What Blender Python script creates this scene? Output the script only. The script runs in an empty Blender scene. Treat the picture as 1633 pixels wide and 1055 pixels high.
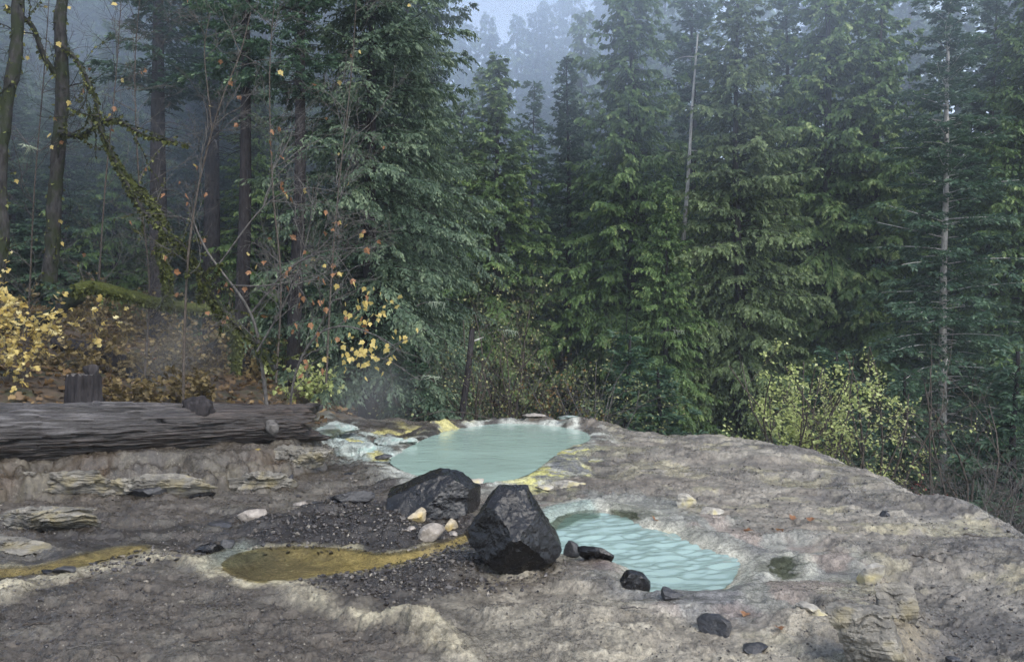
import bpy, math, random
import numpy as np
from mathutils import Vector, Matrix

# ------------------------------------------------------------------ camera, sky, sun, exposure
SC = bpy.context.scene
COL = SC.collection
F, CX, CY, CAMZ = 1281.0, 816.5, 527.5, 1.6     # focal length and centre of the photograph, eye height

cam_d = bpy.data.cameras.new('camera')
cam = bpy.data.objects.new('camera', cam_d)
COL.objects.link(cam)
cam.location = (0, 0, CAMZ)
cam.rotation_euler = (math.radians(90), 0, 0)
cam_d.sensor_width = 36.0
cam_d.lens = 36.0 * F / 1633.0
cam_d.clip_start = 0.05
cam_d.clip_end = 2000
SC.camera = cam

SUN_EL, SUN_AZ = math.radians(47), math.radians(146)   # azimuth from +Y towards +X
world = bpy.data.worlds.new('World')
SC.world = world
world.use_nodes = True
wn = world.node_tree
wn.nodes.clear()
sky = wn.nodes.new('ShaderNodeTexSky')
sky.sky_type = 'NISHITA'
sky.sun_disc = False
sky.sun_elevation = SUN_EL
sky.sun_rotation = SUN_AZ
sky.altitude = 800
sky.air_density = 1.0
sky.dust_density = 1.5
sky.ozone_density = 2.0
hs = wn.nodes.new('ShaderNodeHueSaturation')          # thin overcast: paler than a clear sky
hs.inputs['Saturation'].default_value = 0.62
hs.inputs['Value'].default_value = 1.0
bg = wn.nodes.new('ShaderNodeBackground')
bg.inputs['Strength'].default_value = 0.15
wo = wn.nodes.new('ShaderNodeOutputWorld')
wn.links.new(sky.outputs[0], hs.inputs['Color'])
wn.links.new(hs.outputs[0], bg.inputs['Color'])
wn.links.new(bg.outputs[0], wo.inputs['Surface'])

sun_d = bpy.data.lights.new('sun', 'SUN')
sun_d.energy = 1.5
sun_d.angle = math.radians(45)
sun_d.color = (1.0, 0.95, 0.86)
sun = bpy.data.objects.new('sun', sun_d)
COL.objects.link(sun)
sdir = Vector((math.sin(SUN_AZ) * math.cos(SUN_EL), math.cos(SUN_AZ) * math.cos(SUN_EL), math.sin(SUN_EL)))
sun.rotation_euler = sdir.to_track_quat('Z', 'Y').to_euler()
sun.location = (20, 30, 60)

SC.view_settings.view_transform = 'Standard'
SC.view_settings.look = 'None'
SC.view_settings.gamma = 1.0
SC.view_settings.use_curve_mapping = False
SC.view_settings.exposure = 1.35
SC.cycles.max_bounces = 6
SC.cycles.diffuse_bounces = 3
SC.cycles.glossy_bounces = 2
SC.cycles.transmission_bounces = 3
SC.cycles.transparent_max_bounces = 8
SC.cycles.volume_bounces = 2
SC.cycles.use_denoising = True
SC.cycles.use_adaptive_sampling = True
SC.cycles.adaptive_threshold = 0.025
SC.cycles.volume_max_steps = 96
SC.cycles.volume_step_rate = 2.0
SC.cycles.sample_clamp_indirect = 4.0

# ------------------------------------------------------------------ small tools
RS = np.random.RandomState

def P(px, py, z=0.0):
    """where a line of sight meets the level z"""
    y = (CAMZ - z) * F / (py - CY)
    return ((px - CX) * y / F, y, z)

def PD(px, py, d):
    return ((px - CX) * d / F, d, CAMZ - (py - CY) * d / F)

def sstep(a, b, x):
    t = np.clip((x - a) / (b - a), 0, 1)
    return t * t * (3 - 2 * t)

_TAB = {}
def _tab(seed):
    k = seed % 61
    if k not in _TAB:
        _TAB[k] = (RS(1000 + k).rand(256 * 256) * 2 - 1).astype(np.float32)
    return _TAB[k]

def _fade(x):
    f = np.floor(x)
    t = (x - f).astype(np.float32)
    return f.astype(np.int32), t * t * t * (t * (t * 6 - 15) + 10)

def noise2(x, y, seed=0):
    x, y = np.broadcast_arrays(np.asarray(x, float), np.asarray(y, float))
    T = _tab(seed)
    ix, u = _fade(x); iy, v = _fade(y + seed * 7.13)
    x0, x1 = ix & 255, (ix + 1) & 255
    y0, y1 = (iy & 255) << 8, ((iy + 1) & 255) << 8
    a, b, c, d = T[x0 + y0], T[x1 + y0], T[x0 + y1], T[x1 + y1]
    a = a + (b - a) * u
    c = c + (d - c) * u
    return a + (c - a) * v

def noise3(x, y, z, seed=0):
    x, y, z = np.broadcast_arrays(np.asarray(x, float), np.asarray(y, float), np.asarray(z, float))
    T = _tab(seed)
    ix, u = _fade(x); iy, v = _fade(y); iz, w = _fade(z + seed * 3.7)
    r = []
    for k in (0, 1):
        q = (iz + k) * 131
        x0, x1 = (ix + q) & 255, (ix + 1 + q) & 255
        y0, y1 = ((iy + q * 3) & 255) << 8, ((iy + 1 + q * 3) & 255) << 8
        a, b, c, d = T[x0 + y0], T[x1 + y0], T[x0 + y1], T[x1 + y1]
        a = a + (b - a) * u
        c = c + (d - c) * u
        r.append(a + (c - a) * v)
    return r[0] + (r[1] - r[0]) * w

def fbm2(x, y, octs=4, seed=0, gain=0.5):
    r, a = 0, 1.0
    c, s = math.cos(0.6), math.sin(0.6)
    for k in range(octs):
        r = r + a * noise2(x, y, seed + k * 17)
        x, y = (c * x - s * y) * 2.03 + 7.3, (s * x + c * y) * 2.03 - 3.1
        a *= gain
    return r

def fbm3(p, octs=4, seed=0, gain=0.5, ridged=False):
    r, a = 0, 1.0
    x, y, z = p[:, 0], p[:, 1], p[:, 2]
    for k in range(octs):
        n = noise3(x, y, z, seed + k * 13)
        r = r + a * ((1 - 2 * np.abs(n)) if ridged else n)
        x, y, z = x * 2.03 + 3.7, y * 2.03 - 1.9, z * 2.03 + 8.1
        a *= gain
    return r

def poly_sd(x, y, poly):
    """signed distance to a closed outline, negative inside"""
    poly = np.asarray(poly, float)
    d = np.full(x.shape, 1e9)
    ins = np.zeros(x.shape, bool)
    n = len(poly)
    for i in range(n):
        ax, ay = poly[i]
        bx, by = poly[(i + 1) % n]
        ex, ey = bx - ax, by - ay
        t = np.clip(((x - ax) * ex + (y - ay) * ey) / (ex * ex + ey * ey + 1e-12), 0, 1)
        d = np.minimum(d, np.hypot(x - ax - t * ex, y - ay - t * ey))
        c = ((ay > y) != (by > y)) & (x < (bx - ax) * (y - ay) / (by - ay + 1e-12) + ax)
        ins ^= c
    return np.where(ins, -d, d)

def line_d(x, y, pts):
    """distance to an open line, its side (+ left of travel) and the place along it"""
    pts = np.asarray(pts, float)
    best = np.full(x.shape, 1e9); side = np.zeros(x.shape); along = np.zeros(x.shape)
    L = 0.0
    for i in range(len(pts) - 1):
        ax, ay = pts[i]; bx, by = pts[i + 1]
        ex, ey = bx - ax, by - ay
        l = math.hypot(ex, ey)
        t = np.clip(((x - ax) * ex + (y - ay) * ey) / (l * l + 1e-12), 0, 1)
        d = np.hypot(x - ax - t * ex, y - ay - t * ey)
        m = d < best
        best = np.where(m, d, best)
        side = np.where(m, np.sign(ex * (y - ay) - ey * (x - ax)), side)
        along = np.where(m, L + t * l, along)
        L += l
    return best, side, along / max(L, 1e-9)

def smooth_closed(pts, n=6):
    """Catmull-Rom through a closed outline"""
    pts = np.asarray(pts, float); m = len(pts); out = []
    for i in range(m):
        p0, p1, p2, p3 = pts[i - 1], pts[i], pts[(i + 1) % m], pts[(i + 2) % m]
        for k in range(n):
            t = k / n
            out.append(0.5 * (2 * p1 + (p2 - p0) * t + (2 * p0 - 5 * p1 + 4 * p2 - p3) * t * t + (3 * p1 - p0 - 3 * p2 + p3) * t ** 3))
    return np.array(out)

def G(*pp, z=0.0):
    return [P(a, b, z)[:2] for a, b in pp]

def new_mesh(name, v, f, smooth=True, attrs=None, colors=None):
    """v (n,3), f (m,3 or 4) index array or list of such arrays"""
    v = np.ascontiguousarray(v, dtype=np.float32)
    fl = f if isinstance(f, list) else [f]
    fl = [np.asarray(a, dtype=np.int32) for a in fl if len(a)]
    me = bpy.data.meshes.new(name)
    nl = sum(a.size for a in fl); nf = sum(len(a) for a in fl)
    me.vertices.add(len(v)); me.loops.add(nl); me.polygons.add(nf)
    me.vertices.foreach_set('co', v.ravel())
    me.loops.foreach_set('vertex_index', np.concatenate([a.ravel() for a in fl]))
    st, o = [], 0
    for a in fl:
        st.append(o + np.arange(len(a)) * a.shape[1]); o += a.size
    me.polygons.foreach_set('loop_start', np.concatenate(st).astype(np.int32))
    me.polygons.foreach_set('use_smooth', np.full(nf, smooth, dtype=bool))
    for k, a in (attrs or {}).items():
        at = me.attributes.new(k, 'FLOAT', 'POINT')
        at.data.foreach_set('value', np.ascontiguousarray(a, dtype=np.float32))
    for k, a in (colors or {}).items():
        at = me.attributes.new(k, 'FLOAT_COLOR', 'POINT')
        c = np.ones((len(v), 4), np.float32); c[:, :3] = a
        at.data.foreach_set('color', c.ravel())
    me.update(calc_edges=True)
    me.validate()
    return me

def obj(name, me, mat=None, parent=None, label=None, cat=None, group=None, kind=None, loc=None):
    o = bpy.data.objects.new(name, me)
    COL.objects.link(o)
    if mat is not None and me is not None and len(me.materials) == 0:
        me.materials.append(mat)
    if parent is not None:
        o.parent = parent
    if loc is not None:
        o.location = loc
    return tag(o, label, cat, group, kind)

def tag(o, label=None, cat=None, group=None, kind=None):
    if label: o['label'] = label
    if cat: o['category'] = cat
    if group: o['group'] = group
    if kind: o['kind'] = kind
    return o

def thing(name, label, cat, loc=(0, 0, 0), group=None, rz=0.0, scale=None):
    o = obj(name, None, None, None, label, cat, group, None, loc)
    o.rotation_euler = (0, 0, rz)
    if scale is not None: o.scale = scale
    o.empty_display_size = 0.2
    return o

# ------------------------------------------------------------------ materials
def mat_new(name):
    m = bpy.data.materials.new(name)
    m.use_nodes = True
    nt = m.node_tree
    nt.nodes.clear()
    out = nt.nodes.new('ShaderNodeOutputMaterial')
    b = nt.nodes.new('ShaderNodeBsdfPrincipled')
    nt.links.new(b.outputs[0], out.inputs['Surface'])
    return m, nt, b, out

def N(nt, t, **kw):
    n = nt.nodes.new(t)
    for k, v in kw.items():
        if k in n.inputs: n.inputs[k].default_value = v
        else: setattr(n, k, v)
    return n

def ramp(nt, src, stops):
    r = nt.nodes.new('ShaderNodeValToRGB')
    e = r.color_ramp.elements
    while len(e) < len(stops): e.new(0.5)
    for i, (p, c) in enumerate(stops):
        e[i].position = p
        e[i].color = (c[0], c[1], c[2], 1) if isinstance(c, (tuple, list)) else (c, c, c, 1)
    nt.links.new(src, r.inputs[0])
    return r.outputs[0]

def mixc(nt, fac, a, b, mode='MIX'):
    n = nt.nodes.new('ShaderNodeMix'); n.data_type = 'RGBA'; n.blend_type = mode
    for s, v in ((n.inputs[0], fac), (n.inputs[6], a), (n.inputs[7], b)):
        if hasattr(v, 'is_output'): nt.links.new(v, s)
        else: s.default_value = v if isinstance(v, (int, float)) else (*v, 1)
    return n.outputs[2]

def mathn(nt, op, a, b=0.0, clamp=False):
    n = nt.nodes.new('ShaderNodeMath'); n.operation = op; n.use_clamp = clamp
    for s, v in ((n.inputs[0], a), (n.inputs[1], b)):
        if hasattr(v, 'is_output'): nt.links.new(v, s)
        else: s.default_value = v
    return n.outputs[0]

def coords(nt, scale=(1, 1, 1), kind='Object'):
    tc = nt.nodes.new('ShaderNodeTexCoord')
    mp = nt.nodes.new('ShaderNodeMapping')
    mp.inputs['Scale'].default_value = scale
    nt.links.new(tc.outputs[kind], mp.inputs[0])
    return mp.outputs[0]

def tnoise(nt, vec, scale, detail=4, rough=0.55, out=0):
    n = N(nt, 'ShaderNodeTexNoise')
    n.inputs['Scale'].default_value = scale
    n.inputs['Detail'].default_value = detail
    n.inputs['Roughness'].default_value = rough
    nt.links.new(vec, n.inputs['Vector'])
    return n.outputs[out]

def bump(nt, h, b, strength=0.5, dist=0.01):
    n = nt.nodes.new('ShaderNodeBump')
    n.inputs['Strength'].default_value = strength
    n.inputs['Distance'].default_value = dist
    nt.links.new(h, n.inputs['Height'])
    nt.links.new(n.outputs[0], b.inputs['Normal'])
    return n

def m_ground():
    m, nt, b, _ = mat_new('sinter_ground')
    a = N(nt, 'ShaderNodeAttribute', attribute_name='Col')
    w = N(nt, 'ShaderNodeAttribute', attribute_name='wet')
    v = coords(nt)
    n1 = tnoise(nt, v, 7, 8, 0.72)
    n2 = tnoise(nt, v, 38, 6, 0.75)
    n3 = tnoise(nt, v, 120, 4, 0.7)
    vor = N(nt, 'ShaderNodeTexVoronoi'); vor.inputs['Scale'].default_value = 42; vor.inputs['Randomness'].default_value = 1.0
    nt.links.new(v, vor.inputs['Vector'])
    grit = ramp(nt, vor.outputs['Distance'], [(0.10, 1.0), (0.24, 0.0)])          # scattered grit
    sel = N(nt, 'ShaderNodeSeparateColor'); nt.links.new(vor.outputs['Color'], sel.inputs[0])
    dk = mathn(nt, 'MULTIPLY', grit, ramp(nt, sel.outputs[0], [(0.60, 0.0), (0.62, 1.0)]))
    lt = mathn(nt, 'MULTIPLY', grit, ramp(nt, sel.outputs[1], [(0.86, 0.0), (0.88, 1.0)]))
    k = mathn(nt, 'MULTIPLY', ramp(nt, n1, [(0.30, 0.45), (0.5, 0.95), (0.70, 1.45)]), ramp(nt, n2, [(0.34, 0.5), (0.5, 1.0), (0.66, 1.35)]))
    k = mathn(nt, 'MULTIPLY', k, ramp(nt, n3, [(0.36, 0.7), (0.5, 1.0), (0.64, 1.25)]))
    c = mixc(nt, 1.0, a.outputs['Color'], k, 'MULTIPLY')
    c = mixc(nt, mathn(nt, 'MULTIPLY', dk, 0.75), c, (0.03, 0.026, 0.024))
    c = mixc(nt, mathn(nt, 'MULTIPLY', lt, 0.5), c, (0.46, 0.43, 0.36))
    nt.links.new(c, b.inputs['Base Color'])
    r = mathn(nt, 'SUBTRACT', mathn(nt, 'ADD', mathn(nt, 'MULTIPLY', n2, 0.6), 0.42), mathn(nt, 'MULTIPLY', w.outputs['Fac'], 0.55), True)
    nt.links.new(mathn(nt, 'MAXIMUM', r, 0.12), b.inputs['Roughness'])
    b.inputs['Specular IOR Level'].default_value = 0.5
    h = mathn(nt, 'ADD', mathn(nt, 'MULTIPLY', n2, 1.0), mathn(nt, 'MULTIPLY', n3, 0.5))
    h = mathn(nt, 'ADD', h, mathn(nt, 'MULTIPLY', grit, 0.12))
    bump(nt, h, b, 0.8, 0.012)
    return m

def m_rock(name, dark, light, rlo=0.25, rhi=0.6, scale=6.0, accent=None, layers=0.0, bstr=0.6, spec=0.5):
    m, nt, b, _ = mat_new(name)
    v = coords(nt)
    n1 = tnoise(nt, v, scale, 6, 0.65)
    n2 = tnoise(nt, v, scale * 7, 5, 0.65)
    f = mathn(nt, 'ADD', mathn(nt, 'MULTIPLY', n1, 0.6), mathn(nt, 'MULTIPLY', n2, 0.4))
    c = ramp(nt, f, [(0.35, dark), (0.62, light)])
    if accent:
        n3 = tnoise(nt, v, scale * 0.8, 3, 0.5, 0)
        c = mixc(nt, ramp(nt, n3, [(0.52, 0.0), (0.66, 0.8)]), c, accent)
    h = f
    if layers:
        vs = coords(nt, (0.6, 0.6, layers))
        nl = tnoise(nt, vs, 3.0, 4, 0.6)
        c = mixc(nt, 1.0, c, ramp(nt, nl, [(0.35, 0.55), (0.6, 1.2)]), 'MULTIPLY')
        h = mathn(nt, 'ADD', f, nl)
    nt.links.new(c, b.inputs['Base Color'])
    nt.links.new(ramp(nt, n2, [(0.3, rlo), (0.7, rhi)]), b.inputs['Roughness'])
    b.inputs['Specular IOR Level'].default_value = spec
    bump(nt, h, b, bstr, 0.02)
    return m

def m_leaf(name, dark, light, tip=None, rough=0.5, transl=0.25, attr='tone', spec=0.35):
    m, nt, b, out = mat_new(name)
    a = N(nt, 'ShaderNodeAttribute', attribute_name=attr)
    oi = N(nt, 'ShaderNodeObjectInfo')
    f = mathn(nt, 'ADD', a.outputs['Fac'], mathn(nt, 'MULTIPLY', mathn(nt, 'SUBTRACT', oi.outputs['Random'], 0.5), 0.22), True)
    st = [(0.0, dark), (0.7, light)] + ([(1.0, tip)] if tip else [])
    c = ramp(nt, f, st)
    nt.links.new(c, b.inputs['Base Color'])
    b.inputs['Roughness'].default_value = rough
    b.inputs['Specular IOR Level'].default_value = spec
    tr = N(nt, 'ShaderNodeBsdfTranslucent')
    nt.links.new(c, tr.inputs['Color'])
    mx = N(nt, 'ShaderNodeMixShader')
    mx.inputs[0].default_value = transl
    nt.links.new(b.outputs[0], mx.inputs[1]); nt.links.new(tr.outputs[0], mx.inputs[2])
    nt.links.new(mx.outputs[0], out.inputs['Surface'])
    return m

def m_bark(name, dark, light, stretch=0.25, scale=14, rough=0.8, moss=None):
    m, nt, b, _ = mat_new(name)
    v = coords(nt, (1, 1, stretch))
    n1 = tnoise(nt, v, scale, 6, 0.7)
    c = ramp(nt, n1, [(0.35, dark), (0.65, light)])
    if moss:
        n2 = tnoise(nt, coords(nt), 3.5, 4, 0.6)
        c = mixc(nt, ramp(nt, n2, [(0.45, 0.0), (0.58, 0.9)]), c, moss)
    nt.links.new(c, b.inputs['Base Color'])
    b.inputs['Roughness'].default_value = rough
    b.inputs['Specular IOR Level'].default_value = 0.15
    bump(nt, n1, b, 0.8, 0.03)
    return m

def m_water(name, col, rough=0.04, milky=True, amp=0.01, scale=14.0, tint=(1, 1, 1)):
    m, nt, b, out = mat_new(name)
    v = coords(nt)
    n1 = tnoise(nt, v, scale, 3, 0.5)
    if milky:
        n2 = tnoise(nt, v, 0.9, 3, 0.5)
        c = mixc(nt, ramp(nt, n2, [(0.35, 0.0), (0.65, 1.0)]), tuple(x * 0.88 for x in col), tuple(min(1, x * 1.06) for x in col))
        nt.links.new(c, b.inputs['Base Color'])
        b.inputs['Roughness'].default_value = rough
        b.inputs['IOR'].default_value = 1.45
        bump(nt, n1, b, 0.5, amp)
    else:
        tr = N(nt, 'ShaderNodeBsdfTransparent'); tr.inputs[0].default_value = (*tint, 1)
        gl = N(nt, 'ShaderNodeBsdfGlossy'); gl.inputs['Roughness'].default_value = rough
        fr = N(nt, 'ShaderNodeFresnel'); fr.inputs[0].default_value = 1.33
        bn = N(nt, 'ShaderNodeBump'); bn.inputs['Strength'].default_value = 0.4; bn.inputs['Distance'].default_value = amp
        nt.links.new(n1, bn.inputs['Height'])
        nt.links.new(bn.outputs[0], gl.inputs['Normal']); nt.links.new(bn.outputs[0], fr.inputs['Normal'])
        mx = N(nt, 'ShaderNodeMixShader')
        nt.links.new(fr.outputs[0], mx.inputs[0]); nt.links.new(tr.outputs[0], mx.inputs[1]); nt.links.new(gl.outputs[0], mx.inputs[2])
        nt.links.new(mx.outputs[0], out.inputs['Surface'])
    return m

M = {}
M['ground'] = m_ground()
M['basalt'] = m_rock('wet_basalt', (0.003, 0.003, 0.0035), (0.013, 0.0125, 0.0135), 0.06, 0.34, 6.0, None, 0.0, 0.7, 0.38)
M['basalt_grey'] = m_rock('grey_basalt', (0.008, 0.008, 0.009), (0.045, 0.044, 0.047), 0.25, 0.6, 9.0, None, 0.0, 0.9)
M['tan'] = m_rock('tan_stone', (0.16, 0.12, 0.075), (0.46, 0.40, 0.29), 0.4, 0.7, 7.0, (0.35, 0.25, 0.08))
M['grey_tan'] = m_rock('grey_tan_stone', (0.10, 0.085, 0.07), (0.34, 0.30, 0.26), 0.35, 0.7, 8.0)
M['sinter'] = m_rock('sinter_rock', (0.14, 0.125, 0.105), (0.44, 0.41, 0.35), 0.35, 0.75, 9.0, (0.40, 0.34, 0.16), 5.0)
M['layered'] = m_rock('layered_sinter', (0.05, 0.045, 0.038), (0.215, 0.197, 0.163), 0.4, 0.75, 8.0, (0.19, 0.16, 0.09), 9.0, 1.0)
M['pale_crust'] = m_rock('pale_mineral_crust', (0.085, 0.10, 0.095), (0.44, 0.48, 0.43), 0.25, 0.6, 11.0, (0.20, 0.29, 0.26), 4.0, 1.0)
M['orange'] = m_rock('orange_stone', (0.14, 0.06, 0.02), (0.42, 0.22, 0.08), 0.4, 0.7, 12.0)
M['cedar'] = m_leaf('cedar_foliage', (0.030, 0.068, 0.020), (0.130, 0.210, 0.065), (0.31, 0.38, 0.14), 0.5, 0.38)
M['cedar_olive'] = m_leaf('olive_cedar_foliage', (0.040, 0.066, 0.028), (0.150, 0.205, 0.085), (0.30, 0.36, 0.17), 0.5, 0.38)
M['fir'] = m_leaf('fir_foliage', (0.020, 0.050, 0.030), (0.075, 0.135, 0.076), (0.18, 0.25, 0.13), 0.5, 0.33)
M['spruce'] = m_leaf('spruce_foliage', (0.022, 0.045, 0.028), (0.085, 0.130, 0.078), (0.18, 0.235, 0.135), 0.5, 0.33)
M['shrub_yellow'] = m_leaf('yellow_green_leaves', (0.20, 0.25, 0.07), (0.47, 0.52, 0.20), (0.64, 0.64, 0.34), 0.45, 0.45)
M['shrub_green'] = m_leaf('dull_green_leaves', (0.05, 0.07, 0.025), (0.16, 0.18, 0.07), (0.34, 0.33, 0.14), 0.45, 0.35)
M['maple_yellow'] = m_leaf('yellow_maple_leaf', (0.34, 0.24, 0.07), (0.56, 0.44, 0.15), (0.68, 0.60, 0.32), 0.45, 0.4)
M['maple_brown'] = m_leaf('brown_maple_leaf', (0.12, 0.055, 0.03), (0.28, 0.14, 0.065), (0.46, 0.28, 0.14), 0.5, 0.35)
M['gold_leaf'] = m_leaf('golden_brown_leaves', (0.045, 0.034, 0.016), (0.155, 0.115, 0.048), (0.30, 0.23, 0.10), 0.5, 0.3)
M['litter'] = m_leaf('leaf_litter', (0.045, 0.026, 0.014), (0.155, 0.095, 0.042), (0.30, 0.21, 0.095), 0.55, 0.2)
M['moss'] = m_leaf('moss', (0.020, 0.026, 0.008), (0.075, 0.085, 0.025), (0.15, 0.16, 0.06), 0.8, 0.2, 'tone', 0.1)
M['lichen'] = m_leaf('hanging_lichen', (0.22, 0.27, 0.20), (0.45, 0.50, 0.38), (0.6, 0.64, 0.5), 0.8, 0.35, 'tone', 0.1)
M['red_leaf'] = m_leaf('red_leaves', (0.10, 0.015, 0.015), (0.22, 0.04, 0.035), (0.30, 0.08, 0.05), 0.5, 0.3)
M['rust'] = m_leaf('rust_foliage', (0.05, 0.03, 0.01), (0.14, 0.085, 0.025), (0.22, 0.14, 0.05), 0.6, 0.25)
M['bark'] = m_bark('conifer_bark', (0.008, 0.007, 0.008), (0.042, 0.037, 0.038))
M['bark_pale'] = m_bark('pale_dead_bark', (0.22, 0.21, 0.20), (0.52, 0.50, 0.47))
M['bark_grey'] = m_bark('grey_branch_bark', (0.035, 0.032, 0.03), (0.15, 0.14, 0.13), 0.5, 20)
M['bark_moss'] = m_bark('mossy_bark', (0.007, 0.007, 0.007), (0.050, 0.047, 0.046), 0.3, 18, 0.85, (0.018, 0.024, 0.010))
M['moss_limb'] = m_bark('moss_coat', (0.020, 0.026, 0.007), (0.075, 0.085, 0.022), 0.8, 30, 0.9)
M['twig'] = m_bark('twig_bark', (0.03, 0.025, 0.02), (0.12, 0.10, 0.085), 0.6, 40)
# ------------------------------------------------------------------ the terrace: outlines on the ground
UP_Z, LO_Z, OC_Z = 0.02, -0.055, 0.0          # water levels
UPPER = smooth_closed(G((628, 738), (668, 758), (720, 770), (790, 768), (835, 757), (868, 736), (900, 715), (935, 702), (930, 689),
                        (890, 680), (840, 676), (790, 676), (745, 682), (705, 690), (665, 708), (640, 722), z=UP_Z), 5)
LOWER = smooth_closed(G((880, 870), (896, 842), (912, 826), (940, 819), (985, 824), (1022, 841), (1068, 850), (1092, 866), (1130, 880), (1166, 890),
                        (1168, 908), (1150, 932), (1122, 948), (1078, 949), (1036, 944), (1022, 915), (985, 897), (930, 888), (897, 886), z=LO_Z), 5)
OCHRE = smooth_closed(G((352, 902), (385, 882), (430, 874), (500, 873), (560, 877), (600, 883), (650, 879), (700, 866), (748, 850), (752, 860),
                        (705, 880), (640, 896), (580, 908), (535, 914), (480, 921), (440, 926), (400, 924), z=OC_Z), 5)
STREAM = smooth_closed(G((-30, 908), (60, 902), (110, 888), (170, 874), (225, 868), (232, 876), (180, 890), (130, 902), (60, 914), (-30, 920), z=OC_Z), 4)
TERR = [(4.47, 7.0), (4.45, 8.3), (4.6, 9.6), (4.5, 11.0), (3.8, 12.3), (2.9, 12.75), (2.1, 12.9), (1.75, 13.9), (1.0, 14.6), (-0.4, 14.75), (-1.4, 14.4),
        (-2.4, 14.2), (-4.5, 16.0), (-9, 19), (-40, 30), (-60, -30), (7, -30), (6.2, -4), (5.4, 2), (4.8, 5)]
LEDGE = G((-120, 800), (0, 790), (110, 772), (200, 768), (330, 768), (420, 752), (505, 738), (545, 716), (590, 700), z=0.05)
CREST = G((200, 905), (260, 890), (330, 905), (390, 930), (440, 925), (500, 950), (560, 980), (640, 1008), (700, 1030), (800, 1052))
CREST2 = G((-20, 960), (80, 930), (160, 905), (215, 893))
RLEDGE = G((1375, 880), (1400, 905), (1432, 945), (1446, 985), (1440, 1020), (1400, 1075))
BASIN1 = smooth_closed(G((866, 838), (862, 815), (890, 803), (930, 799), (952, 806), (955, 816), (925, 820), (900, 832)), 4)
BASIN2 = smooth_closed(G((972, 806), (1000, 803), (1040, 813), (1058, 822), (1020, 822), (988, 817)), 4)
PUDDLE = smooth_closed(G((1205, 908), (1222, 893), (1250, 884), (1280, 893), (1285, 905), (1255, 920), (1222, 918)), 4)

def zone(x, y, poly, soft, warp=0.0, seed=0):
    sd = poly_sd(x, y, poly)
    if warp: sd = sd + warp * fbm2(x * 3, y * 3, 3, seed)
    return sstep(soft, -soft, sd)

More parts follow.
